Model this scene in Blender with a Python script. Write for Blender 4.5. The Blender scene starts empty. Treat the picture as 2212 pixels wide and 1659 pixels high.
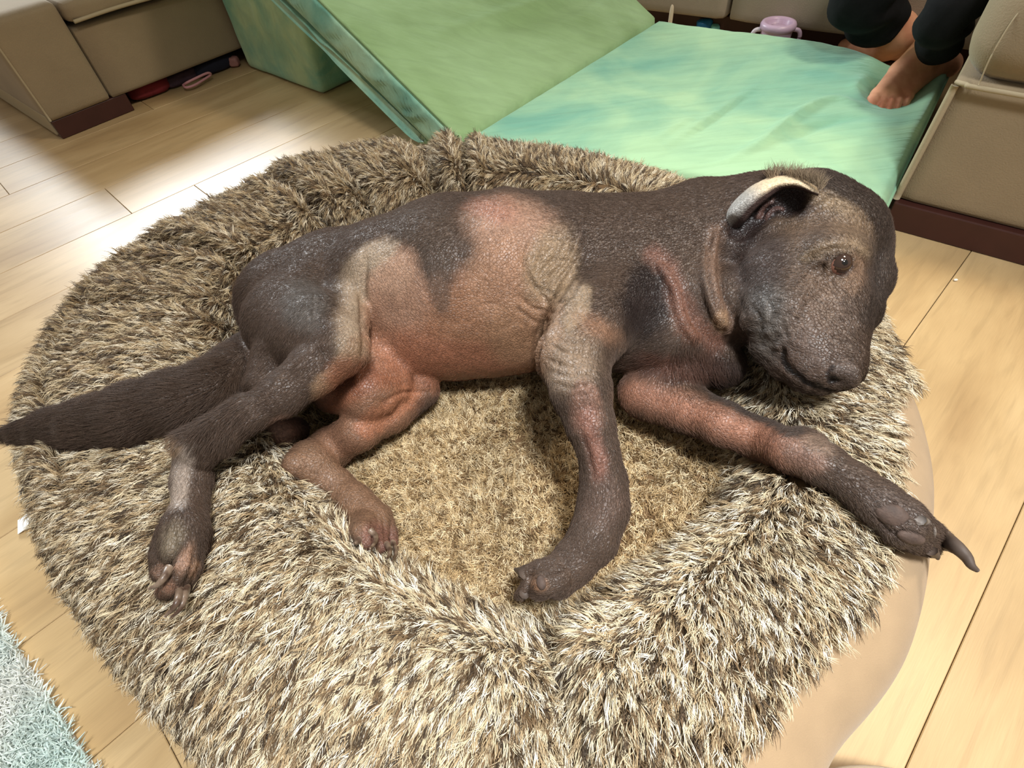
import bpy, bmesh, math, random
import numpy as np
from mathutils import Vector, Matrix

rng = np.random.default_rng(7)
random.seed(7)
SC = bpy.context.scene
COL = SC.collection

# ------------------------------------------------------------------ camera
H = 0.65                      # lens height above the floor (m)
FPX = 1194.0                  # focal length in pixels of a 2212 px wide frame
CX, CY = 1106.0, 829.5


def _ray_cam(px, py):
    d = np.array([px - CX, -(py - CY), -FPX])
    return d / np.linalg.norm(d)


_up = -_ray_cam(1210, 1822)
_v = np.array([0, 0, -1.0])
_y = _v - _up * (_v @ _up)
_y /= np.linalg.norm(_y)
_x = np.cross(_y, _up)
RM = np.stack([_x, _y, _up])   # camera -> world rotation
VIEW = RM @ np.array([0, 0, -1.0])


def at(px, py, z):
    """world point at height z seen at a photograph pixel"""
    d = RM @ _ray_cam(px, py)
    t = (z - H) / d[2]
    return np.array([0, 0, H]) + t * d


def depth(p):
    return (np.asarray(p) - np.array([0, 0, H])) @ VIEW


def project(P):
    """world points (n,3) -> photograph pixels (n,2)"""
    q = (P - np.array([0, 0, H])) @ RM
    w = -q[:, 2]
    return np.stack([CX + FPX * q[:, 0] / w, CY - FPX * q[:, 1] / w], 1)


cam_d = bpy.data.cameras.new('camera')
cam = bpy.data.objects.new('camera', cam_d)
COL.objects.link(cam)
cam_d.sensor_fit = 'HORIZONTAL'
cam_d.sensor_width = 36.0
cam_d.lens = 36.0 * FPX / 2212.0
cam_d.clip_start = 0.02
M = Matrix([[*RM[0], 0], [*RM[1], 0], [*RM[2], H], [0, 0, 0, 1]])
cam.matrix_world = M
SC.camera = cam

# ------------------------------------------------------------------ world and lamps
SC.view_settings.view_transform = 'Standard'
SC.view_settings.look = 'None'
SC.view_settings.gamma = 1.0
SC.view_settings.exposure = 0.0
SC.view_settings.use_curve_mapping = False
world = bpy.data.worlds.new('room_light')
SC.world = world
world.use_nodes = True
world.node_tree.nodes['Background'].inputs[0].default_value = (1.0, 0.93, 0.84, 1)
world.node_tree.nodes['Background'].inputs[1].default_value = 0.34


def area(name, loc, target, size, power, color, size_y=None):
    d = bpy.data.lights.new(name, 'AREA')
    d.energy = power
    d.color = color
    d.size = size
    if size_y:
        d.shape = 'RECTANGLE'
        d.size_y = size_y
    o = bpy.data.objects.new(name, d)
    COL.objects.link(o)
    o.location = loc
    o.rotation_euler = (Vector(target) - Vector(loc)).to_track_quat('-Z', 'Y').to_euler()
    return o


area('ceiling_lamp', (1.40, 0.75, 2.3), (0.0, 0.5, 0), 0.35, 31, (1.0, 0.87, 0.70))
area('ceiling_lamp', (0.35, -0.35, 2.2), (0.10, 0.22, 0), 0.35, 14.5, (0.97, 0.99, 1.0)).data.spread = math.radians(75)
area('window_light', (-2.75, 4.9, 2.2), (-0.4, 0.8, 0.0), 1.7, 320, (0.90, 0.96, 1.0), 1.5)

# ------------------------------------------------------------------ helpers


def lin(r, g, b):
    out = []
    for c in (r, g, b):
        c = c / 255.0
        out.append(c / 12.92 if c <= 0.04045 else ((c + 0.055) / 1.055) ** 2.4)
    return out


def nt(name):
    m = bpy.data.materials.new(name)
    m.use_nodes = True
    t = m.node_tree
    return m, t, t.nodes['Principled BSDF']


def mat(name, rgb, rough=0.7, spec=0.4, noise=None, bump=None, sheen=0.0, metallic=0.0, coord='Object', mix=None):
    """noise=(scale, amount) shifts the value; bump=(scale, strength, distance); mix=(scale, rgb2, lo, hi)"""
    m, t, b = nt(name)
    N, L = t.nodes, t.links
    b.inputs['Base Color'].default_value = (*lin(*rgb), 1)
    b.inputs['Roughness'].default_value = rough
    b.inputs['Specular IOR Level'].default_value = spec
    b.inputs['Metallic'].default_value = metallic
    if sheen:
        b.inputs['Sheen Weight'].default_value = sheen
        b.inputs['Sheen Roughness'].default_value = 0.5
    tc = N.new('ShaderNodeTexCoord')
    col = None
    if mix:
        n = N.new('ShaderNodeTexNoise'); n.inputs['Scale'].default_value = mix[0]; n.inputs['Detail'].default_value = 6
        L.new(tc.outputs[coord], n.inputs['Vector'])
        r = N.new('ShaderNodeMapRange'); r.inputs[1].default_value = mix[2]; r.inputs[2].default_value = mix[3]
        L.new(n.outputs['Fac'], r.inputs[0])
        x = N.new('ShaderNodeMix'); x.data_type = 'RGBA'
        x.inputs[6].default_value = (*lin(*rgb), 1); x.inputs[7].default_value = (*lin(*mix[1]), 1)
        L.new(r.outputs[0], x.inputs[0])
        col = x.outputs[2]
    if noise:
        n = N.new('ShaderNodeTexNoise'); n.inputs['Scale'].default_value = noise[0]; n.inputs['Detail'].default_value = 8
        L.new(tc.outputs[coord], n.inputs['Vector'])
        r = N.new('ShaderNodeMapRange'); r.inputs[1].default_value = .25; r.inputs[2].default_value = .75
        r.inputs[3].default_value = 1 - noise[1]; r.inputs[4].default_value = 1 + noise[1]
        L.new(n.outputs['Fac'], r.inputs[0])
        h = N.new('ShaderNodeHueSaturation')
        h.inputs['Color'].default_value = (*lin(*rgb), 1)
        if col: L.new(col, h.inputs['Color'])
        L.new(r.outputs[0], h.inputs['Value'])
        col = h.outputs[0]
    if col: L.new(col, b.inputs['Base Color'])
    if bump:
        n = N.new('ShaderNodeTexNoise'); n.inputs['Scale'].default_value = bump[0]; n.inputs['Detail'].default_value = 4
        L.new(tc.outputs[coord], n.inputs['Vector'])
        bp = N.new('ShaderNodeBump'); bp.inputs['Strength'].default_value = bump[1]; bp.inputs['Distance'].default_value = bump[2]
        L.new(n.outputs['Fac'], bp.inputs['Height'])
        L.new(bp.outputs[0], b.inputs['Normal'])
    return m


def link_mesh(name, me, m=None, parent=None, smooth=False):
    o = bpy.data.objects.new(name, me)
    COL.objects.link(o)
    if m is not None:
        me.materials.append(m)
    if smooth:
        me.polygons.foreach_set('use_smooth', np.ones(len(me.polygons), bool))
    if parent is not None:
        o.parent = parent
    return o


def from_arrays(name, V, F, m=None, parent=None, smooth=True):
    me = bpy.data.meshes.new(name)
    V = np.asarray(V, np.float64)
    if isinstance(F, np.ndarray):
        n, k = F.shape
        me.vertices.add(len(V)); me.vertices.foreach_set('co', V.astype(np.float32).ravel())
        me.loops.add(n * k); me.loops.foreach_set('vertex_index', F.astype(np.int32).ravel())
        me.polygons.add(n); me.polygons.foreach_set('loop_start', np.arange(0, n * k, k, dtype=np.int32))
        me.update(calc_edges=True)
        me.validate()
    else:
        me.from_pydata([tuple(v) for v in V], [], F)
    return link_mesh(name, me, m, parent, smooth)


def from_bm(name, bm, m=None, parent=None, smooth=True):
    bmesh.ops.recalc_face_normals(bm, faces=bm.faces)
    me = bpy.data.meshes.new(name)
    bm.to_mesh(me); bm.free()
    return link_mesh(name, me, m, parent, smooth)


def tag(o, label=None, cat=None, group=None, kind=None):
    if label: o['label'] = label
    if cat: o['category'] = cat
    if group: o['group'] = group
    if kind: o['kind'] = kind
    return o


def empty(name, loc, label, cat, group=None):
    o = bpy.data.objects.new(name, None)
    COL.objects.link(o)
    o.location = loc
    o.empty_display_size = 0.05
    bpy.context.view_layer.update()
    return tag(o, label, cat, group)


def child(o, p):
    """parent o to p keeping its world coordinates"""
    o.parent = p
    o.matrix_parent_inverse = Matrix.Translation(p.location).inverted()
    return o


def grid_faces(nu, nv, wrap_u=False, wrap_v=False):
    iu = np.arange(nu if wrap_u else nu - 1); iv = np.arange(nv if wrap_v else nv - 1)
    A, B = np.meshgrid(iu, iv, indexing='ij')
    A2 = (A + 1) % nu; B2 = (B + 1) % nv
    return np.stack([A * nv + B, A2 * nv + B, A2 * nv + B2, A * nv + B2], -1).reshape(-1, 4)


def vnoise(P, scale, seed=0, octaves=3):
    """smooth value noise on (n,2) or (n,3) points, about -1..1"""
    P = np.asarray(P, float)
    if P.shape[1] == 2:
        P = np.concatenate([P, np.zeros((len(P), 1))], 1)
    out = np.zeros(len(P)); amp = 1.0; tot = 0
    for o in range(octaves):
        Q = P * scale * 2 ** o + 37.7 * (seed + o)
        i = np.floor(Q).astype(np.int64); f = Q - i; f = f * f * (3 - 2 * f)
        def hsh(a, b, c):
            h = (a * 374761393 + b * 668265263 + c * 1274126177 + (seed + 1) * 97531) & 0x7fffffff
            h = ((h ^ (h >> 13)) * 1103515245) & 0x7fffffff
            return ((h ^ (h >> 16)) & 0xffff) / 32767.5 - 1
        r = 0
        for dx in (0, 1):
            for dy in (0, 1):
                for dz in (0, 1):
                    w = (f[:, 0] if dx else 1 - f[:, 0]) * (f[:, 1] if dy else 1 - f[:, 1]) * (f[:, 2] if dz else 1 - f[:, 2])
                    r = r + w * hsh(i[:, 0] + dx, i[:, 1] + dy, i[:, 2] + dz)
        out += amp * r; tot += amp; amp *= .5
    return out / tot


def seg_dist(P, line):
    """distance of 2-D points to a polyline, and parameter 0..1 along it"""
    line = np.asarray(line, float)
    best = np.full(len(P), 1e9); par = np.zeros(len(P))
    L = np.concatenate([[0], np.cumsum(np.linalg.norm(np.diff(line, axis=0), axis=1))])
    for i in range(len(line) - 1):
        a, b = line[i], line[i + 1]
        ab = b - a
        t = np.clip(((P - a) @ ab) / (ab @ ab), 0, 1)
        d = np.linalg.norm(P - a - t[:, None] * ab, axis=1)
        k = d < best
        best[k] = d[k]; par[k] = (L[i] + t[k] * (L[i + 1] - L[i])) / L[-1]
    return best, par


def smooth_line(pts, n=40):
    pts = np.asarray(pts, float)
    P = np.concatenate([[2 * pts[0] - pts[1]], pts, [2 * pts[-1] - pts[-2]]])
    t = np.linspace(0, len(pts) - 1, n)
    i = np.minimum(t.astype(int), len(pts) - 2); f = (t - i)[:, None]
    p0, p1, p2, p3 = P[i], P[i + 1], P[i + 2], P[i + 3]
    return 0.5 * (2 * p1 + (p2 - p0) * f + (2 * p0 - 5 * p1 + 4 * p2 - p3) * f ** 2 + (3 * p1 - p0 - 3 * p2 + p3) * f ** 3)


def tube(pts, radii, seg=10, n=None, flat=1.0, caps=True):
    """closed tube along 3-D points, returns V, F(list)"""
    pts = np.asarray(pts, float); radii = np.asarray(radii, float)
    if n:
        pr = smooth_line(np.concatenate([pts, radii[:, None]], 1), n)
        pts, radii = pr[:, :3], np.maximum(pr[:, 3], 1e-4)
    T = np.gradient(pts, axis=0); T /= np.linalg.norm(T, axis=1)[:, None]
    up = np.array([0, 0, 1.0])
    V = []
    for p, t, r in zip(pts, T, radii):
        s = np.cross(t, up)
        if np.linalg.norm(s) < 1e-3: s = np.cross(t, [1, 0, 0.])
        s /= np.linalg.norm(s); u = np.cross(s, t)
        for k in range(seg):
            a = 2 * math.pi * k / seg
            V.append(p + r * (math.cos(a) * s + flat * math.sin(a) * u))
    F = [tuple(int(x) for x in f) for f in grid_faces(len(pts), seg, wrap_v=True)]
    if caps:
        V += [pts[0], pts[-1]]
        c0, c1 = len(V) - 2, len(V) - 1
        F += [(c0, (k + 1) % seg, k) for k in range(seg)]
        o = (len(pts) - 1) * seg
        F += [(c1, o + k, o + (k + 1) % seg) for k in range(seg)]
    return np.array(V), F


def lathe(profile, seg=40, closed=True):
    V = []; n = len(profile)
    for k in range(seg):
        a = 2 * math.pi * k / seg
        for r, z in profile:
            V.append((r * math.cos(a), r * math.sin(a), z))
    return np.array(V), [tuple(int(x) for x in f) for f in grid_faces(seg, n, wrap_u=True)]


def soft_box(name, o, ux, uy, uz, sx, sy, sz, rad=.01, seg=3, m=None, parent=None, cuts=0, fn=None):
    """rounded box: corner o, unit axes, sizes; fn(P)->P moves its vertices"""
    bm = bmesh.new()
    bmesh.ops.create_cube(bm, size=1)
    for v in bm.verts:
        v.co = Vector(((v.co.x + .5) * sx, (v.co.y + .5) * sy, (v.co.z + .5) * sz))
    if cuts:
        bmesh.ops.subdivide_edges(bm, edges=bm.edges[:], cuts=cuts, use_grid_fill=True)
        # round by pushing vertices towards a rounded-box surface
        for v in bm.verts:
            c = Vector((min(max(v.co.x, rad), sx - rad), min(max(v.co.y, rad), sy - rad), min(max(v.co.z, rad), sz - rad)))
            d = v.co - c
            if d.length > 1e-9: v.co = c + d.normalized() * rad
    elif rad:
        bmesh.ops.bevel(bm, geom=bm.edges[:], offset=rad, segments=seg, affect='EDGES', profile=.5)
    A = np.array([v.co[:] for v in bm.verts])
    if fn is not None: A = fn(A)
    flat_sides = cuts == 0
    o = np.asarray(o, float)
    W = o + A[:, :1] * ux + A[:, 1:2] * uy + A[:, 2:3] * uz
    for v, w in zip(bm.verts, W): v.co = Vector(w)
    return from_bm(name, bm, m, parent, smooth=not flat_sides)


def hair_object(name, P, R, C, m, parent=None):
    """P (n,k,3) strand points, R (n,k) radii, C (n,k,3) linear colours -> one curves object"""
    n, k, _ = P.shape
    cv = bpy.data.hair_curves.new(name)
    cv.add_curves([k] * n)
    cv.attributes['position'].data.foreach_set('vector', P.astype(np.float32).ravel())
    a = cv.attributes.get('radius') or cv.attributes.new('radius', 'FLOAT', 'POINT')
    a.data.foreach_set('value', R.astype(np.float32).ravel())
    c = cv.attributes.new('tint', 'FLOAT_COLOR', 'POINT')
    c.data.foreach_set('color', np.concatenate([C, np.ones((n, k, 1))], 2).astype(np.float32).ravel())
    cv.materials.append(m)
    o = bpy.data.objects.new(name, cv)
    COL.objects.link(o)
    if parent is not None: child(o, parent)
    o['kind'] = 'stuff'
    return o


def tint_mat(name, rough=.6, spec=.3, attr='tint'):
    m, t, b = nt(name)
    a = t.nodes.new('ShaderNodeAttribute'); a.attribute_name = attr
    t.links.new(a.outputs['Color'], b.inputs['Base Color'])
    b.inputs['Roughness'].default_value = rough
    b.inputs['Specular IOR Level'].default_value = spec
    return m


def norm(a):
    return a / np.maximum(np.linalg.norm(a, axis=-1, keepdims=True), 1e-9)


def sstep(a, b, x):
    t = np.clip((x - a) / (b - a), 0, 1)
    return t * t * (3 - 2 * t)


# ------------------------------------------------------------------ floor of planks
PD = np.array([math.cos(math.radians(41.35)), math.sin(math.radians(41.35)), 0])   # along the planks
PN = np.array([-PD[1], PD[0], 0])
Z3 = np.array([0, 0, 1.0])


def wood_material():
    m, t, b = nt('pale_oak_laminate')
    N, L = t.nodes, t.links
    tc = N.new('ShaderNodeTexCoord'); oi = N.new('ShaderNodeObjectInfo')
    mp = N.new('ShaderNodeMapping'); mp.inputs['Rotation'].default_value = (0, 0, -math.radians(41.35))
    mp.inputs['Scale'].default_value = (1, 1, 1)
    add = N.new('ShaderNodeVectorMath'); add.operation = 'ADD'
    sc = N.new('ShaderNodeVectorMath'); sc.operation = 'SCALE'; sc.inputs['Scale'].default_value = 9.0
    cmb = N.new('ShaderNodeCombineXYZ')
    L.new(oi.outputs['Random'], cmb.inputs[0]); L.new(oi.outputs['Random'], cmb.inputs[1])
    L.new(cmb.outputs[0], sc.inputs[0])
    L.new(tc.outputs['Object'], mp.inputs['Vector'])
    L.new(mp.outputs[0], add.inputs[0]); L.new(sc.outputs[0], add.inputs[1])

    def stretched(sx, sy, scale, detail, dist=0):
        mm = N.new('ShaderNodeMapping'); mm.inputs['Scale'].default_value = (sx, sy, 1)
        L.new(add.outputs[0], mm.inputs['Vector'])
        n = N.new('ShaderNodeTexNoise'); n.inputs['Scale'].default_value = scale
        n.inputs['Detail'].default_value = detail; n.inputs['Distortion'].default_value = dist
        L.new(mm.outputs[0], n.inputs['Vector'])
        return n
    big = stretched(1.0, 3.2, 2.6, 3, .6)
    gr = stretched(1.0, 9.0, 7.0, 8, .9)
    fine = stretched(1.0, 26.0, 34.0, 4)
    ramp = N.new('ShaderNodeValToRGB')
    e = ramp.color_ramp.elements
    e[0].position = .28; e[0].color = (*lin(168, 138, 96), 1)
    e[1].position = .66; e[1].color = (*lin(196, 168, 124), 1)
    c = e.new(.48); c.color = (*lin(183, 154, 110), 1)
    L.new(big.outputs['Fac'], ramp.inputs[0])
    r1 = N.new('ShaderNodeMapRange'); r1.inputs[1].default_value = .36; r1.inputs[2].default_value = .5
    r1.inputs[3].default_value = .90; r1.inputs[4].default_value = 1.0
    L.new(gr.outputs['Fac'], r1.inputs[0])
    r2 = N.new('ShaderNodeMapRange'); r2.inputs[1].default_value = .3; r2.inputs[2].default_value = .7
    r2.inputs[3].default_value = .95; r2.inputs[4].default_value = 1.04
    L.new(fine.outputs['Fac'], r2.inputs[0])
    mul = N.new('ShaderNodeMath'); mul.operation = 'MULTIPLY'
    L.new(r1.outputs[0], mul.inputs[0]); L.new(r2.outputs[0], mul.inputs[1])
    r3 = N.new('ShaderNodeMapRange'); r3.inputs[3].default_value = .93; r3.inputs[4].default_value = 1.06
    L.new(oi.outputs['Random'], r3.inputs[0])
    mul2 = N.new('ShaderNodeMath'); mul2.operation = 'MULTIPLY'
    L.new(mul.outputs[0], mul2.inputs[0]); L.new(r3.outputs[0], mul2.inputs[1])
    hs = N.new('ShaderNodeHueSaturation')
    L.new(ramp.outputs[0], hs.inputs['Color']); L.new(mul2.outputs[0], hs.inputs['Value'])
    L.new(hs.outputs[0], b.inputs['Base Color'])
    b.inputs['Roughness'].default_value = .36
    b.inputs['Specular IOR Level'].default_value = .5
    rr = N.new('ShaderNodeMapRange'); rr.inputs[1].default_value = .3; rr.inputs[2].default_value = .7
    rr.inputs[3].default_value = .36; rr.inputs[4].default_value = .40
    L.new(gr.outputs['Fac'], rr.inputs[0]); L.new(rr.outputs[0], b.inputs['Roughness'])
    bp = N.new('ShaderNodeBump'); bp.inputs['Strength'].default_value = .10; bp.inputs['Distance'].default_value = .0006
    L.new(fine.outputs['Fac'], bp.inputs['Height']); L.new(bp.outputs[0], b.inputs['Normal'])
    return m


wood = wood_material()
joint = mat('dark_plank_joint', (92, 70, 42), .8)
fl = soft_box('floor', (-3.2, -1.6, -.03), np.array([1, 0, 0.]), np.array([0, 1, 0.]), Z3, 6.4, 6.6, .0235, rad=0, m=joint)
tag(fl, 'pale oak laminate floor of long planks', kind='structure')
seams = [-1.33, -1.14, -.95, -.76, -.576, -.386, -.196, .0065, .197, .388, .568, .740, .905, 1.075, 1.235, 1.40, 1.57, 1.74, 1.91, 2.08, 2.25, 2.42, 2.59, 2.76, 2.93, 3.10]
ends_known = {(1.235, 1.40): -0.05, (1.075, 1.235): .0}
p_end1 = float(at(418, 399, 0) @ PD)
p_end2 = float(at(188, 372, 0) @ PD)
for i in range(len(seams) - 1):
    a, b_ = seams[i], seams[i + 1]
    g = .00045
    Lk = 1.22
    off = (i * .43) % Lk
    if abs(a - 1.235) < .01: off = p_end1
    if abs(a - 1.40) < .01: off = p_end2
    k0 = math.floor((-2.2 - off) / Lk)
    s = off + k0 * Lk
    while s < 3.0:
        c = PD * (s + Lk / 2) + PN * (a + b_) / 2
        if -2.6 < c[0] < 2.4 and -1.0 < c[1] < 4.2:
            sx, sy = Lk - 2 * g, b_ - a - 2 * g
            o = soft_box('plank', (-sx / 2, -sy / 2, -.0065), PD * 0 + np.array([1, 0, 0.]), np.array([0, 1, 0.]), Z3, sx, sy, .0065, rad=.0008, seg=1, m=wood)
            # geometry is laid along the floor, so that the grain runs with the board
            me = o.data
            me.transform(Matrix.Rotation(math.radians(41.35), 4, 'Z'))
            o.location = (c[0], c[1], 0)
            o.parent = fl
        s += Lk

# ------------------------------------------------------------------ shape of the dog bed
BC = np.array([-0.02, 0.50])


def polar(points):
    P = np.array(points) - BC
    th = np.arctan2(P[:, 1], P[:, 0]); r = np.linalg.norm(P, axis=1)
    i = np.argsort(th)
    return th[i], r[i]


_out = [(400, 1659, .12), (298, 1560, .12), (140, 1350, .12), (66, 1230, .115), (28, 1080, .11), (12, 950, .10), (20, 870, .10), (58, 760, .11), (112, 670, .11),
        (215, 575, .12), (310, 500, .12), (410, 455, .12), (510, 400, .13), (575, 352, .13), (650, 335, .13), (750, 305, .13), (850, 300, .13),
        (905, 310, .13), (1000, 295, .13), (1120, 293, .14), (1230, 310, .14), (1400, 350, .14), (1560, 395, .14), (1720, 455, .13), (1840, 540, .12),
        (1892, 640, .11), (1930, 780, .10), (1985, 900, .085), (2005, 1000, .08), (2015, 1080, .08), (2005, 1200, .08), (1995, 1300, .08), (1955, 1450, .08), (1880, 1560, .08), (1800, 1640, .08)]
_outw = [tuple(at(*p)[:2]) for p in _out] + [(-.22, -.02), (-.12, -.07), (0, -.09), (.10, -.07), (.18, -.02)]
_inn = [(630, 960), (700, 1090), (830, 1210), (970, 1290), (1120, 1365), (1260, 1335), (1345, 1270), (1440, 1220), (1525, 1165), (1600, 1090), (1640, 1005)]
_innw = [tuple(at(*p, .12)[:2]) for p in _inn] + [(.27, .40), (.27, .52), (.24, .66), (.15, .78), (0, .84), (-.16, .85), (-.27, .80), (-.34, .70), (-.36, .60), (-.34, .50)]


def _tab(points, sm=4):
    th, r = polar(points)
    T = np.linspace(-math.pi, math.pi, 721)
    R = np.interp(T, np.concatenate([th - 2 * math.pi, th, th + 2 * math.pi]), np.concatenate([r, r, r]))
    K = np.exp(-np.linspace(-2, 2, 6 * sm + 1) ** 2); K /= K.sum()
    Rw = np.concatenate([R[:-1], R[:-1], R[:-1]])
    Rs = np.convolve(Rw, K, 'same')[720:1440]
    return np.concatenate([Rs, Rs[:1]])


_T = np.linspace(-math.pi, math.pi, 721)
_RO, _RI = _tab(_outw), _tab(_innw, 3)
# fold angles where the rim bends
_fold = []
for (px, py, dep, wid) in [(545, 600, .036, .024), (505, 700, .016, .022), (700, 480, .036, .024), (900, 305, .022, .04), (1010, 400, .032, .024), (1180, 1480, .012, .05), (790, 430, .012, .03), (1190, 1330, .008, .03)]:
    q = at(px, py, .14)[:2] - BC
    _fold.append((math.atan2(q[1], q[0]), dep, wid))
ZF, ZR = .068, .168
fab_lo, fab_hi = -1.55, -.12     # angles between which the fabric side shows below the fur (right side of the bed)


def bed_point(th, s):
    """th angle, s 0..1 centre -> crest -> outer side -> underside; returns x,y,z arrays"""
    ro = np.interp(th, _T, _RO); ri = np.interp(th, _T, _RI)
    w = ro - ri
    ro = ro - .013 * (1 - sstep(-1.6, -1.35, th) * sstep(.15, -.15, th))
    ri = ri + .012
    w = ro - ri
    rc = ri + .26 * w
    rin = ri - .035
    r = np.zeros_like(s); z = np.zeros_like(s)
    a = s < .30                               # sleeping floor
    r[a] = (s[a] / .30) * rin[a]
    z[a] = ZF + .006 * np.sin((s[a] / .3) * math.pi)
    b = (s >= .30) & (s < .5)                 # inner wall
    t = (s[b] - .30) / .20
    r[b] = rin[b] + (rc - rin)[b] * (t * .55 + .45 * t * t)
    z[b] = ZF + (ZR - ZF) * np.sin(t * math.pi / 2) ** 1.1
    c = (s >= .5) & (s < .85)                 # crest to widest point
    t = (s[c] - .5) / .35
    ph = t * math.pi / 2
    r[c] = rc[c] + (ro - rc)[c] * np.sin(ph) ** .92
    z[c] = .062 + (ZR - .062) * np.cos(ph) ** .85
    d = s >= .85                              # tucks under
    t = (s[d] - .85) / .15
    ph = t * math.pi / 2
    r[d] = ro[d] - .07 * (1 - np.cos(ph))
    z[d] = .062 - .060 * np.sin(ph)
    # folds
    prof = np.exp(-((s - .44) / .10) ** 2) + .55 * np.exp(-((s - .6) / .08) ** 2)
    for ang, dep, wid in _fold:
        dth = (th - ang + math.pi) % (2 * math.pi) - math.pi
        z -= 2.0 * dep * prof * (np.exp(-(dth / wid) ** 2) - .28 * np.exp(-(np.abs(dth) - 2.4 * wid) ** 2 / wid ** 2))
    # sewn groove a hand's width in from the outer edge
    g = sstep(1.0, 1.25, th) + sstep(-2.7, -2.95, th)
    g = np.clip(g, 0, 1)
    z -= g * .020 * np.exp(-((s - .66) / .016) ** 2) - g * .004 * np.exp(-((s - .70) / .03) ** 2)
    x = BC[0] + r * np.cos(th); y = BC[1] + r * np.sin(th)
    m = sstep(.32, .45, s) * sstep(.95, .8, s)
    z = z + m * .006 * vnoise(np.stack([x, y], 1), 9, 3, 2)
    return x, y, np.maximum(z, .001)


def bed_surface(th, s):
    """points and outward normals"""
    e = 2e-3
    P = np.stack(bed_point(th, s), 1)
    A = np.stack(bed_point(th + e, s), 1) - np.stack(bed_point(th - e, s), 1)
    B = np.stack(bed_point(th, np.minimum(s + e, 1)), 1) - np.stack(bed_point(th, np.maximum(s - e, .002)), 1)
    n = norm(np.cross(B, A))
    return P, n, norm(A), norm(B)


# height lookup
_g = np.linspace(0.004, .84, 150)
_gt = np.linspace(-math.pi, math.pi, 361)


def bedz(p):
    q = np.asarray(p)[:2] - BC
    th = math.atan2(q[1], q[0]); r = math.hypot(*q)
    x, y, z = bed_point(np.full(150, th), _g)
    rr = np.hypot(x - BC[0], y - BC[1])
    if r > rr.max(): return .0
    return float(np.interp(r, rr, z))


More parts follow.
